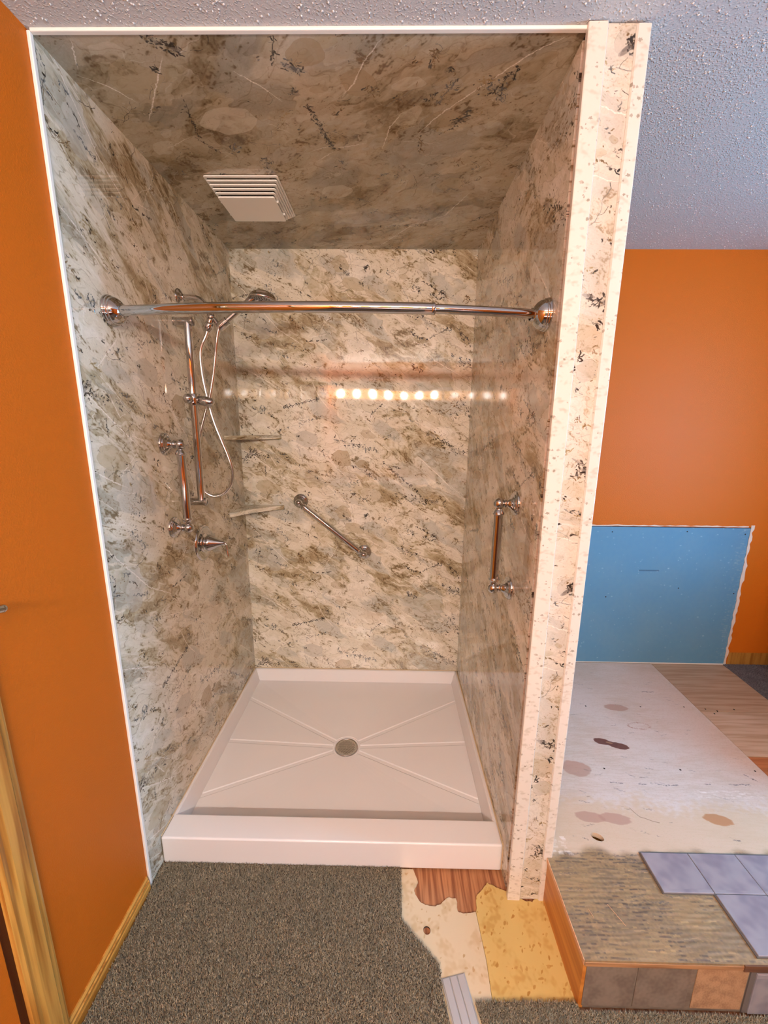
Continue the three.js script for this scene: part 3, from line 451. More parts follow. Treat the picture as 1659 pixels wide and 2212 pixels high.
{
  const pts = [[0.1, 1.921, 0.55], [0.093, 1.905, 0.55], [0.068, 1.854, 0.55], [0.065, 1.777, 0.55], [0.078, 1.68, 0.552], [0.098, 1.581, 0.552], [0.125, 1.499, 0.55], [0.147, 1.423, 0.54], [0.152, 1.374, 0.53], [0.139, 1.323, 0.52], [0.101, 1.281, 0.52], [0.055, 1.27, 0.52], [0.024, 1.293, 0.53], [0.012, 1.343, 0.53], [0.012, 1.411, 0.53], [0.023, 1.506, 0.53], [0.053, 1.599, 0.533], [0.086, 1.689, 0.536], [0.109, 1.776, 0.54], [0.126, 1.859, 0.545], [0.14, 1.915, 0.55], [0.147, 1.934, 0.55]];
  const N = 1500, R = 12, g = new THREE.TubeGeometry(curve(pts), N, 0.0071, R), p = g.attributes.position, n = g.attributes.normal;
  for (let i = 0; i <= N; i++) for (let j = 0; j <= R; j++) { const k = i * (R + 1) + j, d = i % 2 ? -0.0006 : 0.0003; p.setXYZ(k, p.getX(k) + n.getX(k) * d, p.getY(k) + n.getY(k) * d, p.getZ(k) + n.getZ(k) * d); }
  g.computeVertexNormals();
  one('shower_hose', g, M({ color: new THREE.Color().setRGB(0.78, 0.74, 0.7), metalness: 1, roughness: 0.2 }), 'looping ribbed metal shower hose hanging beside the slide bar', 'hose');
}
{
  const t = thing('shower_valve', 'round chrome shower valve with a cone handle on left shower wall', 'shower valve', [0, 1.063, 0.527]);
  part('escutcheon', lathe([[0, 0.006], [0.04, 0.0065], [0.062, 0.0085], [0.07, 0.0085], [0.076, 0.006], [0.078, 0.0002]].reverse(), [1, 0, 0], [0, 0, 0], 56), chrome, t);
  part('hub', lathe([[0.041, 0.006], [0.041, 0.01], [0.036, 0.013], [0.03, 0.015], [0.03, 0.024], [0.036, 0.026]], [1, 0, 0]), chrome, t);
  const h = part('handle', lathe([[0.037, 0.0255], [0.0375, 0.03], [0.034, 0.037], [0.02, 0.062], [0.0085, 0.087], [0.006, 0.095], [0, 0.097]], [1, 0, 0]), chrome, t);
  part('lever', tube([[0.086, 0.002, 0], [0.097, -0.001, 0.001], [0.103, -0.015, 0.003], [0.105, -0.036, 0.005], [0.108, -0.058, 0.007]], 0.0048, 30, 14), chrome, h);
}
// ---------------------------------------------------------------- corner shelves
for (const [y, label] of [[1.494, 'upper marble-print corner shelf in the left rear corner of the shower'], [1.108, 'lower marble-print corner shelf in the left rear corner of the shower']]) {
  const s = new THREE.Shape(); s.moveTo(0, 0); s.lineTo(0.222, 0); s.quadraticCurveTo(0.226, -0.018, 0.208, -0.026); s.quadraticCurveTo(0.105, -0.085, 0.03, -0.2); s.quadraticCurveTo(0.018, -0.224, 0, -0.22); s.closePath();
  const g = extrude(s, 0.022, 0.003).rotateX(-Math.PI / 2).translate(0, y, 0);
  one('corner_shelf', mapUV(g, (a, b, c) => [(a + 0.3 + y) / SHEET, (c + b * 3) / SHEET]), marble, label, 'shelf');
}
// ---------------------------------------------------------------- fan grille
{
  const t = thing('fan_grille', 'cream plastic exhaust fan grille with stepped louvres on shower ceiling', 'vent', [0.278, H - 0.002, 0.465]);
  const cream = P({ color: new THREE.Color().setRGB(0.86, 0.82, 0.75), roughness: 0.35 });
  const rect = (a, b, r) => { const s = new THREE.Shape(); s.moveTo(-a + r, -b); s.lineTo(a - r, -b); s.quadraticCurveTo(a, -b, a, -b + r); s.lineTo(a, b - r); s.quadraticCurveTo(a, b, a - r, b); s.lineTo(-a + r, b); s.quadraticCurveTo(-a, b, -a, b - r); s.lineTo(-a, -b + r); s.quadraticCurveTo(-a, -b, -a + r, -b); return s; };
  for (let i = 0; i < 5; i++) {
    const k = i / 5, a = 0.131 - 0.028 * k, b = 0.139 - 0.052 * k, y = -0.005 - 0.0078 * i, s = rect(a, b, 0.008); s.holes.push(rect(a - 0.0075, b - 0.012, 0.004));
    part('louvre', extrude(s, 0.0037, 0.0007, 6).rotateX(-Math.PI / 2).translate(0, y, 0), cream, t);
  }
  part('cover_plate', extrude(rect(0.103, 0.0875, 0.007), 0.005, 0.001, 8).rotateX(-Math.PI / 2).translate(0, -0.0455, 0), cream, t);
  for (const s of [-1, 1]) for (const k of [-1, 1]) part('rib', box(s * 0.1035 - 0.0045, s * 0.1035 + 0.0045, -0.042, -0.001, k * 0.045 - 0.0025, k * 0.045 + 0.0025), cream, t);
  part('housing', box(-0.095, 0.095, -0.041, 0, -0.08, 0.08), dimVoid, t);
}
// ---------------------------------------------------------------- tub platform at the right
{
  const t = thing('tub_platform', 'raised plywood platform beside the shower with stripped and tiled front', 'platform');
  // main sheet: pale plywood with footprints, screws and a bored hole; the strip near the front keeps rows of old adhesive
  const SX = 1.06, SZ = 1.43, cw = 1024, ch = 1382, pxm = cw / SX;
  const [c, x] = pixels(cw, ch, (u, v) => {
    const z = (1 - v) * SZ, X = u * SX, f = tile2(u, v, 4, 26, 2) * 0.3 + tile2(u, v, 14, 120, 6) * 0.3 + tile2(u, v, 2.2, 3, 8) * 0.5;
    let k = mixc([212, 200, 190], [199, 182, 165], sm(-0.5, 0.9, f));
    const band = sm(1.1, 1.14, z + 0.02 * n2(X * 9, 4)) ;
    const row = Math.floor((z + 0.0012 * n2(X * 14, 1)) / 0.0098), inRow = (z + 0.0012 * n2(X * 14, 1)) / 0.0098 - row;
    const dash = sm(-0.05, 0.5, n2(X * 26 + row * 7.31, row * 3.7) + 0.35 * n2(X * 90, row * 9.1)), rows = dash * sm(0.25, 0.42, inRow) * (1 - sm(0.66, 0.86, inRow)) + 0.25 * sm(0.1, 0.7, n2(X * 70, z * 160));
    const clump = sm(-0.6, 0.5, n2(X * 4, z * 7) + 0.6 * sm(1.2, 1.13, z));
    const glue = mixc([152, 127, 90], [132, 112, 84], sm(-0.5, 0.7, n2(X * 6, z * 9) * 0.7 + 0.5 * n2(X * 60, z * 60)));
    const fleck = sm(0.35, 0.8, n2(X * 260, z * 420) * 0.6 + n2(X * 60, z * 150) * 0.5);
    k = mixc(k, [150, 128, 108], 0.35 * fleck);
    k = mixc(k, [202, 174, 138], 0.6 * sm(0.88, 0.98, z + 0.05 * n2(X * 4, z * 3) + 0.035 * n2(X * 30, z * 40)));   // ochre residue left near the step, partly warm bulb light painted in
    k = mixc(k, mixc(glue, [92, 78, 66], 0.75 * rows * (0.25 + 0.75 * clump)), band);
    return k;
  });
  const at = (mx, mz) => [(mx - 1.345) * pxm, mz * pxm];
  const stain = (mx, mz, rx, rz, a, col, al) => { const [u, v] = at(mx, mz), o = rr(0, 90); for (let r = 0; r < 5; r++) { x.fillStyle = `rgba(${col},${al * 0.3})`; x.beginPath(); for (let i = 0; i < 40; i++) { const t = i / 40 * TAU, g = (1 + 0.07 * n2(Math.cos(t) * 1.2 + o, Math.sin(t) * 1.2) + 0.06 * n2(Math.cos(t) * 6 + o, Math.sin(t) * 6)) * (0.92 + r * 0.03), ex = Math.cos(t) * rx * pxm * g, ey = Math.sin(t) * rz * pxm * g; x.lineTo(u + ex * Math.cos(a) - ey * Math.sin(a), v + ex * Math.sin(a) + ey * Math.cos(a)); } x.fill(); } };
  for (const [a, b, w, h, r] of [[1.785, 0.629, 0.036, 0.019, 0.2], [1.846, 0.653, 0.04, 0.019, 0.25], [1.815, 0.641, 0.03, 0.014, 0.35]]) stain(a, b, w, h, r, [104, 66, 56], 1.6);
  stain(1.812, 0.636, 0.014, 0.005, 0.3, [160, 122, 92], 1.2);
  for (const [a, b, w, h] of [[1.97, 0.4, 0.058, 0.024], [1.6, 0.78, 0.058, 0.04], [1.553, 0.995, 0.052, 0.021], [1.643, 1.0, 0.055, 0.022]]) stain(a, b, w, h, 0.1, [176, 140, 120], 0.75);
  stain(2.015, 0.995, 0.048, 0.022, 0.15, [178, 124, 82], 1);
  { const [u, v] = at(2.01, 0.526); for (let i = 0; i < 46; i++) { const t = i / 46 * TAU; x.fillStyle = `rgba(160,118,98,${rr(0.1, 0.5)})`; x.beginPath(); x.arc(u + Math.cos(t) * 0.05 * pxm + rr(-3, 3), v + Math.sin(t) * 0.021 * pxm + rr(-2, 2), rr(2, 5), 0, 7); x.fill(); } }
  const scuff = (mx, mz, len, ang, al) => { const [u, v] = at(mx, mz), n = len * pxm / 3 | 0; for (let i = 0; i < n; i++) { const q = (i / n - 0.5) * len * pxm; x.fillStyle = `rgba(70,66,70,${al * rr(0.2, 0.8)})`; x.fillRect(u + q * Math.cos(ang) + rr(-2, 2), v + q * Math.sin(ang) + rr(-3, 3), rr(3, 9), rr(1, 3.5)); } };
  for (const [a, b, l, d] of [[2.207, 0.268, 0.07, 0], [1.729, 0.847, 0.05, 0.1], [1.827, 0.848, 0.026, 0], [1.894, 0.848, 0.026, 0.2], [1.94, 0.852, 0.06, 0], [2.091, 0.843, 0.026, 0.2], [2.218, 0.843, 0.08, 0], [2.288, 0.812, 0.045, 0.9], [1.56, 0.3, 0.07, 0], [2.2, 1.06, 0.025, 0.3], [2.26, 1.075, 0.03, 0.2], [2.02, 1.07, 0.025, 0], [1.5, 1.075, 0.02, 0.2], [2.07, 0.56, 0.016, 0.5]]) scuff(a, b, l, d, 0.9);
  for (let i = 0; i < 120; i++) scuff(rr(1.36, 2.38), rr(0.02, 1.1), rr(0.006, 0.04), rr(-0.4, 0.7), rr(0.1, 0.45));
  for (let i = 0; i < 90; i++) { const [u, v] = at(2.0 + rr(0, 0.25), 0.885 + rr(-0.014, 0.02)); x.fillStyle = `rgba(240,234,230,${rr(0.1, 0.3)})`; x.fillRect(u, v, rr(4, 22), rr(2, 6)); }
  for (let i = 0; i < 40; i++) { const [u, v] = at(1.36 + rr(0, 0.06), 1.085 + rr(-0.02, 0.04)); x.fillStyle = `rgba(244,238,232,${rr(0.1, 0.35)})`; x.fillRect(u, v, rr(4, 18), rr(2, 8)); }
  x.strokeStyle = 'rgba(104,78,58,0.6)'; x.lineWidth = 2.2; x.beginPath(); [[1.719, 0.955], [1.726, 0.972], [1.737, 0.991], [1.752, 0.996], [1.774, 1.007], [1.795, 1.012]].forEach((p, i) => (i ? x.lineTo(...at(...p)) : x.moveTo(...at(...p)))); x.stroke();
  for (let i = 0; i < 70; i++) scuff(rr(1.36, 1.84), 1.125 + 0.28 * rnd() * rnd(), rr(0.01, 0.07), 0, rr(0.2, 0.6));
  for (let i = 0; i < 160; i++) { const [u, v] = at(rr(1.36, 1.84), rr(1.13, 1.4)); x.fillStyle = `rgba(204,168,112,${rr(0.1, 0.45)})`; x.fillRect(u, v, rr(3, 22), rr(1.5, 5)); }
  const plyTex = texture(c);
  const [bc] = pixels(256, 346, (u, v) => { const z = (1 - v) * SZ, X = u * SX, b = sm(1.1, 1.14, z) * (Math.sin(z * 430) * 0.3 + n2(X * 12, z * 75)) ; const t = 110 + 90 * b; return [t, t, t]; });
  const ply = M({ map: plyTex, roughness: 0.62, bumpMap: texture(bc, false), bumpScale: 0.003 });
  const edge = M({ map: woodTex([232, 190, 150], [196, 140, 100], 2, 60), roughness: 0.7 }), sideMat = M({ map: woodTex([206, 140, 66], [178, 106, 38], 1.5, 10), roughness: 0.4 }), boardMat = M({ map: boardTex, roughness: 0.6 });
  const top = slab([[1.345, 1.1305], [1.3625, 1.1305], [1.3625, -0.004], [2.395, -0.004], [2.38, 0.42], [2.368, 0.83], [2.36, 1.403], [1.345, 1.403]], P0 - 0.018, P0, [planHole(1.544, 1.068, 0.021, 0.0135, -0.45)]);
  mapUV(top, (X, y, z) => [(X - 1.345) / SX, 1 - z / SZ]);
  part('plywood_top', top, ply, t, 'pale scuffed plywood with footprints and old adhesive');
  part('side_panel', box(1.347, 1.36, 0, P0 - 0.0185, 1.1305, 1.3972), sideMat, t, 'orange toned plywood side of the platform');
  part('sheet_edge', box(1.3432, 1.3455, P0 - 0.017, P0 - 0.0005, 1.132, 1.402), edge, t, 'light layered plywood edge');
  const old = pixels(512, 128, (u, v) => { const f = tile2(u, v, 6, 3, 3) * 0.6 + tile2(u, v, 30, 14, 9) * 0.3; return mixc([124, 112, 98], [102, 90, 78], sm(-0.6, 0.9, f)); })[0];
  const riserMat = M({ map: texture(old, true, 1.6, 6), roughness: 0.8 });
  part('riser_board', box(1.3603, XR - 0.002, 0, P0 - 0.0185, 1.3855, 1.397), riserMat, t);
  const rw = M({ map: redwoodTex, roughness: 0.6 });
  part('front_edge_strip', box(1.347, 1.83, P0 - 0.02, P0 - 0.006, 1.397, 1.4045, 0.001), M({ map: woodTex([176, 132, 88], [130, 92, 60], 3, 40), roughness: 0.7 }), t, 'worn strip of plywood edge');
  // squares where tiles came off the riser
  const bare = M({ map: texture(old, true, 2.2, 4), roughness: 0.85 });
  for (const [a, b, m] of [[1.356, 1.49, bare], [1.494, 1.636, bare], [1.652, 1.788, M({ map: texture(pixels(256, 128, (u, v) => mixc([176, 140, 104], [146, 112, 82], sm(-0.5, 0.8, tile2(u, v, 5, 3, 63) * 0.6 + tile2(u, v, 30, 16, 66) * 0.35)))[0], true, 5, 6), roughness: 0.8 })]]) part('adhesive_bed', box(a, b, 0.012, P0 - 0.024, 1.3965, 1.3995, 0.0012), m, t);
  // right-hand boards past the seam
  for (const [z0, z1, m] of [[-0.004, 0.411, boardMat], [0.4165, 0.6935, boardMat]]) part('floor_board', slab([[2.399 - z0 * 0.035, z0], [2.822, z0], [2.822, z1], [2.399 - z1 * 0.035, z1]], P0 - 0.016, P0 - 0.0015), M({ map: woodTex(z0 < 0.2 ? [184, 160, 134] : [202, 182, 160], z0 < 0.2 ? [162, 134, 106] : [176, 150, 122], 3, 46, 512, 512, 0.25), roughness: 0.6 }), t);
  part('floor_board', slab([[2.377, 0.698], [2.822, 0.698], [2.822, 1.11], [2.366, 1.11]], P0 - 0.017, P0 - 0.004), M({ map: woodTex([184, 122, 78], [160, 100, 60], 3, 46, 512, 512, 0.3), roughness: 0.6 }), t);
  part('platform_core', box(1.3625, XR - 0.002, 0, P0 - 0.031, -0.004, 1.3845), sideMat, t);
  for (const [a, b] of [[1.821, 0.392], [2.099, 0.39], [2.32, 0.386], [1.717, 0.778], [2.031, 0.777], [2.338, 0.776]]) part('screw_head', lathe([[0, 0.0008], [0.0036, 0.0006], [0.0045, -0.002]], [0, 1, 0], [a, P0, b], 12), dimVoid, t);
  for (const [a, b] of [[2.42, 0.397], [2.47, 0.408], [2.564, 0.396], [2.42, 0.776], [2.44, 0.43]]) part('screw_head', lathe([[0, 0.0008], [0.0036, 0.0006], [0.0045, -0.004]], [0, 1, 0], [a, P0 - 0.0012, b], 12), dimVoid, t);
  // glazed tiles still in place: two rows on the deck, one on the riser
  const glazes = [0, 1, 2].map((i) => P({ map: texture(pixels(128, 128, (u, v) => { const f = n2(u * 1.6 + i * 9, v * 1.6) * 0.6 + n2(u * 4 + i * 5, v * 4) * 0.3; return mixc([150, 148, 154], [130, 127, 138], sm(-0.5, 0.8, f)); })[0]), roughness: 0.22 }));
  const uvTile = (g, a, b) => mapUV(g, (X, y, z) => [(X - a) / 0.15, (z - b + y) / 0.15]);
  let k = 0;
  for (const [row, za, zb, first] of [[0, 1.123, 1.2405, 0], [1, 1.2425, 1.3885, 1]]) for (let i = first; i < 6; i++) { const a = 1.659 + i * 0.1545; part('tile', uvTile(box(a, a + 0.1525, P0 - 0.0005, P0 + 0.0075 + rr(-0.0005, 0.0005), za, zb, 0.0018), a, za), glazes[k++ % 3], t); }
  for (let i = 0; i < 4; i++) { const a = 1.806 + i * 0.1545; part('tile', uvTile(box(a, a + 0.15, 0.004, 0.15, 1.3965, 1.404, 0.0018), a, 1.39), glazes[k++ % 3], t); }
  const grout = M({ color: new THREE.Color().setRGB(0.13, 0.115, 0.105), roughness: 0.95 });
  part('mortar_bed', [box(1.6555, 2.59, P0 - 0.001, P0 + 0.0042, 1.119, 1.2415), box(1.809, 2.59, P0 - 0.001, P0 + 0.0042, 1.2415, 1.39), box(1.792, 2.43, 0.003, 0.158, 1.3965, 1.4005)], grout, t, 'dark mortar bed under the tiles');
  part('nosing_strip', box(1.765, 2.44, P0 - 0.022, P0 - 0.0005, 1.397, 1.4065, 0.001), M({ map: woodTex([112, 76, 50], [78, 50, 32], 3, 40), roughness: 0.8 }), t, 'dark brown broken wood edge strip');
  // scraped-off slivers
  part('splinter', rod([1.41, P0 + 0.0006, 1.285], [1.416, P0 + 0.0006, 1.306], 0.0006, 6), edge, t); part('splinter', rod([1.473, P0 + 0.0006, 1.272], [1.498, P0 + 0.0006, 1.325], 0.0006, 6), edge, t);
}
// grey carpet beyond the boards, oak baseboard, blue drywall patch
function fluff(parent, w, n, place, h, cols, lean = 0.5) {
  const g = new THREE.ConeGeometry(w, 1, 3, 1, true).translate(0, 0.5, 0), m = new THREE.InstancedMesh(g, M({ color: 0xffffff, roughness: 0.95 }), n), q = new THREE.Object3D(), c = new THREE.Color();
  let k = 0;
  for (let i = 0; i < n; i++) {
    const p = place(); if (!p) continue;
    const e = n2(p[0] * 13, p[2] * 13) * 0.5 + n2(p[0] * 45, p[2] * 45) * 0.3;
    q.position.set(...p); q.rotation.set(rr(-lean, lean) + e * 0.4, rr(0, 6), rr(-lean, lean)); const s = rr(0.75, 1.3); q.scale.set(s, h * rr(0.7, 1.2), s); q.updateMatrix(); m.setMatrixAt(k, q.matrix);
    c.setRGB(...cols[rnd() * cols.length | 0]).multiplyScalar(rr(0.5, 1.0) * (1 + 0.22 * e)); m.setColorAt(k++, c);
  }
  m.count = k; m.name = 'pile'; m.userData.kind = 'stuff'; parent.add(m);
}
const inside = (pts, x, z) => { let r = false; for (let i = 0, j = pts.length - 1; i < pts.length; j = i++) { const [a, b] = pts[i], [c, d] = pts[j]; if ((b > z) !== (d > z) && x < ((c - a) * (z - b)) / (d - b) + a) r = !r; } return r; };
{
  const t = thing('carpet', 'grey carpet remnant on the platform at the right wall', 'carpet');
  const plan = [[2.826, -0.003], [XR - 0.002, -0.003], [XR - 0.002, 1.11], [2.79, 1.11], [2.805, 0.3]];
  part('backing', slab(plan, P0 - 0.03, P0 + 0.002), M({ color: new THREE.Color().setRGB(0.1, 0.095, 0.1), roughness: 1 }), t);
  const G = [[0.21, 0.195, 0.21], [0.26, 0.24, 0.25], [0.15, 0.14, 0.15]];
  fluff(t, 0.0016, 60000, () => { const x = rr(2.8, XR - 0.01), z = rr(0, 0.7); return inside(plan, x, z) ? [x, P0 + 0.001, z] : null; }, 0.007, G);
}
{
  const cut = [[0.868, 1.053], [0.866, 1.208], [0.9, 1.243], [0.975, 1.319], [0.977, 1.38], [0.993, 1.46], [1.037, 1.67], [1.06, 2.2], [1.16, ZR - 0.001]];
  const brown = M({ color: new THREE.Color().setRGB(0.07, 0.055, 0.04), roughness: 1 });
  const cols = [[0.4, 0.315, 0.195], [0.48, 0.385, 0.245], [0.27, 0.2, 0.115], [0.56, 0.46, 0.31], [0.35, 0.285, 0.185]];
  const a = thing('carpet', 'brown-grey cut pile carpet in front of the shower pan', 'carpet');
  const pa = [[0.002, 1.053], ...cut, [0.011, ZR - 0.001], [0.011, 1.139], [0.004, 1.136], [0.002, 1.12]];
  part('backing', slab(pa, -0.006, 0.007), brown, a);
  fluff(a, 0.0016, 150000, () => { const x = rr(0.006, 1.0), z = rr(1.048, 1.62); return inside(pa, x, z) ? [x, 0.005, z] : null; }, 0.0105, cols, 0.8);
  const b = thing('carpet', 'brown-grey cut pile carpet strip along the tiled platform front', 'carpet');
  const pb = [[1.066, 1.396], [1.345, 1.391], [1.35, 1.41], [XR - 0.002, 1.41], [XR - 0.002, ZR - 0.001], [1.17, ZR - 0.001], [1.132, 1.68], [1.092, 1.5]];
  part('backing', slab(pb, -0.006, 0.007), brown, b);
  fluff(b, 0.0016, 80000, () => { const x = rr(1.05, 2.2), z = rr(1.388, 1.56); return inside(pb, x, z) ? [x, 0.005, z] : null; }, 0.0105, cols, 0.8);
  // ridged metal strip between the two carpets
  const s = thing('transition_strip', 'grey ridged metal strip between the two brown carpets', 'threshold strip', [1.016, -0.006, 1.36]);
  s.rotation.y = 0.21;
  const al = M({ color: new THREE.Color().setRGB(0.5, 0.49, 0.48), roughness: 0.5, metalness: 0.35 });
  part('plate', box(-0.036, 0.036, 0, 0.009, -0.02, 0.3), al, s);
  for (let i = 0; i < 3; i++) part('ridge', box(-0.033 + i * 0.0225, -0.0125 + i * 0.0225, 0.008, 0.0125, -0.018, 0.3, 0.002), al, s);
}
{
  const t = thing('drywall_patch', 'blue drywall patch set into the orange wall behind the platform', 'drywall');
  const tex = pixels(512, 256, (u, v) => { const f = n2(u * 5, v * 3) * 0.5 + n2(u * 40, v * 20) * 0.3; return mixc([86, 134, 164], [94, 138, 164], sm(-0.6, 0.8, f)); });
  const x = tex[1]; for (let i = 0; i < 220; i++) { x.fillStyle = `rgba(190,206,214,${rr(0.1, 0.5)})`; x.beginPath(); x.ellipse(rr(150, 512), rr(0, 256), rr(0.5, 2), rr(0.4, 1.2), 0, 0, 7); x.fill(); }
  x.fillStyle = 'rgba(62,92,118,0.75)'; x.fillRect(308, 77, 40, 2.2);
  for (let i = 0; i < 260; i++) { x.fillStyle = 'rgba(196,186,176,0.14)'; x.fillRect(490 + rr(0, 22), rr(0, 256), rr(1, 8), rr(0.6, 2)); }
  const board = box(1.3625, 2.831, P0 + 0.003, 1.026, -0.022, -0.0075); mapUV(board, (X, y) => [(X - 1.3625) / 1.4685, (y - P0) / 0.845]);
  part('board', board, M({ map: texture(tex[0]), roughness: 0.75 }), t);
  const paper = M({ color: new THREE.Color().setRGB(0.66, 0.55, 0.46), roughness: 0.95 });
  const torn = [], back = []; for (let i = 0; i <= 40; i++) { const y = P0 + i / 40 * 0.86; torn.push([2.829 + rr(-0.003, 0.003), y]); back.unshift([2.843 + rr(-0.006, 0.006) + (i > 24 && i < 30 ? 0.006 : 0), y]); }
  part('torn_paper', extrude(shapeOf([...torn, ...back]), 0.0022).translate(0, 0, -0.0068), paper, t, 'torn paper edge');
  const tt = [], tb = []; for (let i = 0; i <= 50; i++) { const X = 1.365 + i / 50 * 1.45; tt.push([X, 1.0325 + rr(-0.0015, 0.003)]); tb.unshift([X, 1.0375 + rr(-0.002, 0.004)]); }
  part('torn_paper', extrude(shapeOf([...tt, ...tb]), 0.0018).translate(0, 0, -0.0068), paper, t);
    for (const [a, b] of [[2.066, 0.997], [2.482, 1.004], [2.806, 0.992], [2.077, 0.606], [2.487, 0.666], [2.808, 0.638]]) part('screw_head', lathe([[0, 0.0008], [0.0036, 0.0005], [0.0042, -0.002]], [0, 0, 1], [a, b, -0.0075], 12), dimVoid, t);
  part('cut_edge', box(1.3625, 2.83, P0 - 0.003, P0 + 0.004, -0.021, -0.0055), M({ color: new THREE.Color().setRGB(0.7, 0.66, 0.6), roughness: 0.9 }), t);
}
{
  const bb = (len) => { const s = shapeOf([[0, 0], [0.012, 0], [0.012, 0.03], [0.0105, 0.034], [0.0105, 0.044], [0.007, 0.047], [0.0075, 0.055], [0.004, 0.062], [0, 0.062]]); return extrude(s, len); };
  struct('baseboard_left', metric(bb(0.345).translate(-0.006, -0.004, 1.137)), oak);
  const g = bb(XR - 2.852).scale(1, 1.3, 1).rotateY(Math.PI / 2).translate(2.85, P0 - 0.002, -0.006); struct('baseboard_back', metric(g, true), oak);
  const g2 = bb(ZR - 2.54).translate(-0.006, -0.004, 2.537); struct('baseboard_rear', metric(g2), oak);
}
{
  const t = thing('metal_rod', 'thin chrome rod on a dark rubber foot near the oak baseboard', 'rod', [3.082, P0 + 0.003, 0.05]);
  part('shaft', rod([0, 0.05, 0], [0.17, 0.44, 0.0], 0.007), chrome, t);
  part('rubber_foot', lathe([[0, 0], [0.024, 0], [0.025, 0.012], [0.019, 0.02], [0.017, 0.05], [0.009, 0.062], [0, 0.062]], [0.12, 1, 0], [-0.006, 0, 0]), M({ color: new THREE.Color().setRGB(0.035, 0.035, 0.032), roughness: 0.6 }), t);
}
{
  const t = thing('shade_cabinet', 'unseen low white cabinet added by the right wall to shade the drywall patch', 'cabinet', [3.0, P0 + 0.003, 0.86]);  // unseen, added to throw shade across the blue patch
  const white = P({ color: new THREE.Color().setRGB(0.7, 0.68, 0.64), roughness: 0.4 });
  part('carcass', box(-0.26, 0.29, 0, 0.7, -0.25, 0.25), white, t);
  part('top', box(-0.28, 0.292, 0.7, 0.73, -0.27, 0.27, 0.004), white, t);
  for (const k of [-1, 1]) { const d = part('door', box(-0.278, -0.26, 0.03, 0.67, k * 0.125 - 0.12, k * 0.125 + 0.12, 0.003), white, t); part('knob', ball([-0.288, 0.45, k * 0.03], 0.014), chrome, d); }
}
// ---------------------------------------------------------------- door in the left wall
{
  const t = new THREE.Group(); t.name = 'door_1'; t.userData.kind = 'structure'; scene.add(t);
  const cas = (z0, z1, y0, y1, vert) => { const s = shapeOf([[0, 0], [0.009, 0], [0.011, 0.006], [0.011, 0.014], [0.016, 0.02], [0.0165, 0.05], [0.014, 0.06], [0.015, 0.07], [0.011, 0.078], [0, 0.078]]); const L = vert ? y1 - y0 : z1 - z0; return extrude(s, L); };
  const a = cas(0, 0, 0, 2.1, true).rotateX(-Math.PI / 2).scale(1, 1, -1); a.computeVertexNormals();
  const upr = (z, flip) => { const s = shapeOf([[0, 0], [0.009, 0], [0.011, 0.006], [0.011, 0.014], [0.016, 0.02], [0.0165, 0.05], [0.014, 0.06], [0.015, 0.07], [0.011, 0.078], [0, 0.078]].map(([p, q]) => [p, flip ? q : -q])); return metric(extrude(s, 2.1).rotateX(-Math.PI / 2).translate(-0.006, 0, z), true); };
  part('casing', upr(1.482, false), oak, t); part('casing', upr(2.452, true), oak, t);
  part('casing', metric(new THREE.BoxGeometry(0.016, 0.078, 0.97).translate(0.002, 2.14, 1.967)), oak, t);
  const jm = P({ map: redwoodTex, roughness: 0.35 });
  part('door_jamb', [box(-0.12, -0.006, 0, 2.03, 1.559, 1.577), box(-0.12, -0.006, 0, 2.03, 2.357, 2.375), box(-0.12, -0.006, 2.012, 2.03, 1.577, 2.357)].map((g) => metric(g, true)), jm, t);
  const slabDoor = part('door_panel', metric(box(-0.052, -0.017, 0.01, 2.01, 1.581, 2.354, 0.002), true), jm, t);
  part('door_handle', [lathe([[0.026, 0], [0.026, 0.006], [0.02, 0.01], [0.011, 0.012], [0.011, 0.05]], [1, 0, 0], [-0.017, 1.235, 1.64]), tube([[0.03, 1.235, 1.64], [0.047, 1.235, 1.632], [0.052, 1.233, 1.6], [0.053, 1.224, 1.54], [0.053, 1.213, 1.492]], 0.0085, 40, 16), ball([0.053, 1.2125, 1.49], 0.0088)], chrome, slabDoor, 'chrome lever handle');
}
// ---------------------------------------------------------------- window in the right wall and the vanity light behind the camera
{
  const t = new THREE.Group(); t.name = 'window_1'; t.userData.kind = 'structure'; scene.add(t);
  const { z0, z1, y0, y1 } = WIN, x = XR;
  const white = P({ color: new THREE.Color().setRGB(0.8, 0.79, 0.76), roughness: 0.3 });
  part('window_frame', [box(x + 0.04, x + 0.1, y0, y0 + 0.05, z0, z1), box(x + 0.04, x + 0.1, y1 - 0.05, y1, z0, z1), box(x + 0.04, x + 0.1, y0 + 0.05, y1 - 0.05, z0, z0 + 0.05), box(x + 0.04, x + 0.1, y0 + 0.05, y1 - 0.05, z1 - 0.05, z1)], white, t);
  part('window_pane', box(x + 0.066, x + 0.07, y0 + 0.05, y1 - 0.05, z0 + 0.05, z1 - 0.05), P({ color: 0xffffff, roughness: 0.6, emissive: DAY, emissiveIntensity: 1.4 }), t, 'frosted pane bright with daylight');
}
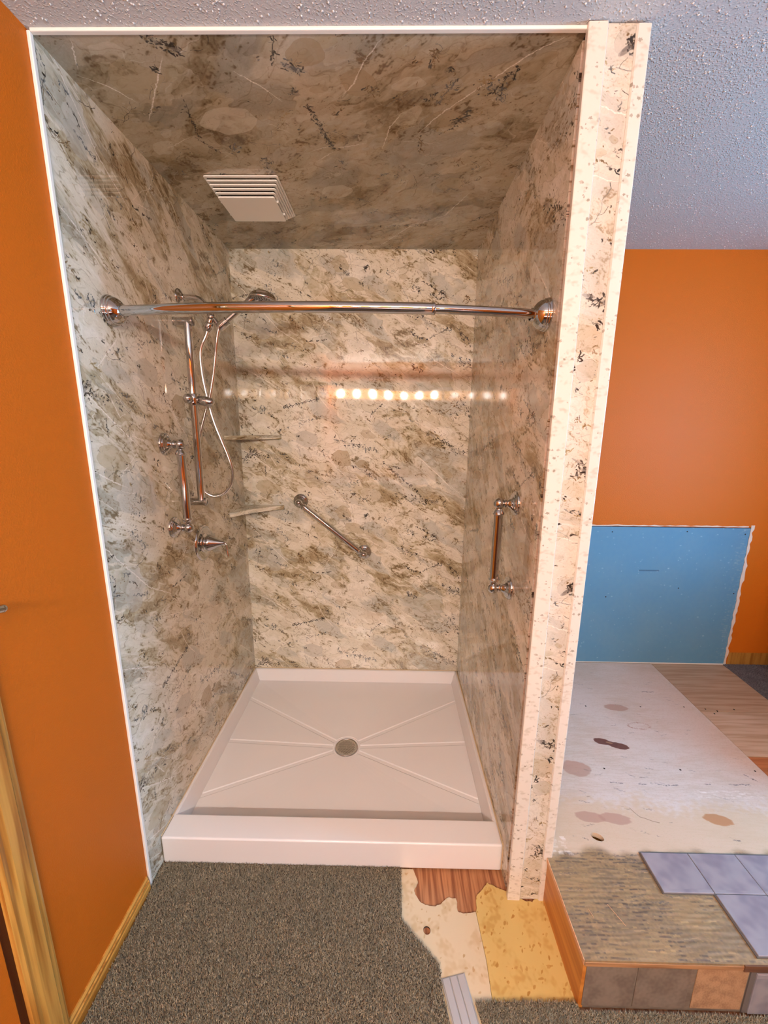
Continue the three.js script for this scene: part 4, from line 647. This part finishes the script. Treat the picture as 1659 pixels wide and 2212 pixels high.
{
  const t = thing('vanity_light', 'row of seven warm globe bulbs on an oak backplate', 'wall light', [0.774, 1.975, ZR]);
  const plate = P({ map: oakTex, roughness: 0.25 });
  part('backplate', box(-0.78, 0.78, -0.06, 0.06, -0.044, -0.0205, 0.006), plate, t);
  const glass = P({ color: 0xfff4e4, roughness: 0.3, emissive: BULB, emissiveIntensity: 44 });
  for (let i = 0; i < 7; i++) {
    const bx = (i - 3) * 0.2132;
    part('socket', lathe([[0.024, 0], [0.024, 0.012], [0.018, 0.02], [0.016, 0.034]], [0, 0, -1], [bx, 0, -0.044]), chrome, t);
    part('bulb', new THREE.SphereGeometry(0.04, 32, 20).translate(bx, 0, -0.094), glass, t);
    const l = new THREE.PointLight(BULB, BULB_CD); l.position.set(0.774 + bx, 1.975, ZR - 0.094); l.shadow.radius = 1.9; scene.add(l);
  }
  const v = thing('added_vanity', 'unseen dark oak vanity with a pale counter, added to darken the chrome reflections', 'vanity', [1.0, 0, ZR]);  // added behind the camera so the chrome mirrors less orange
  const dark = M({ map: redwoodTex, roughness: 0.5 });
  part('carcass', box(-0.9, 0.9, 0.09, 0.8, -0.5, -0.001), dark, v); part('plinth', box(-0.88, 0.88, 0.007, 0.09, -0.44, -0.001), dark, v);
  part('counter', box(-0.92, 0.92, 0.8, 0.835, -0.53, -0.001, 0.006), acrylic, v);
  for (let i = 0; i < 4; i++) { const d = part('door', box(-0.88 + i * 0.445, -0.455 + i * 0.445, 0.12, 0.77, -0.518, -0.5, 0.003), dark, v); part('knob', ball([-0.88 + i * 0.445 + (i % 2 ? 0.04 : 0.385), 0.68, -0.528], 0.013), chrome, d); }
  const m = thing('mirror', 'wide vanity mirror on the orange wall behind the camera', 'mirror', [0.9, 1.0, ZR]);
  part('glass', box(-0.88, 0.88, 0, 1.16, -0.006, -0.0005), M({ color: new THREE.Color().setRGB(0.82, 0.86, 0.86), metalness: 1, roughness: 0.03 }), m);
  part('frame', [box(-0.9, 0.9, 1.16, 1.2, -0.02, -0.0005), box(-0.9, 0.9, -0.04, 0, -0.02, -0.0005), box(-0.9, -0.88, 0, 1.16, -0.02, -0.0005), box(0.88, 0.9, 0, 1.16, -0.02, -0.0005)], M({ map: redwoodTex, roughness: 0.4 }), m);
}
scene.traverse((o) => { if (o.isMesh) { o.castShadow = true; o.receiveShadow = true; } if (o.isPointLight) o.castShadow = true; });
renderer.render(scene, camera);
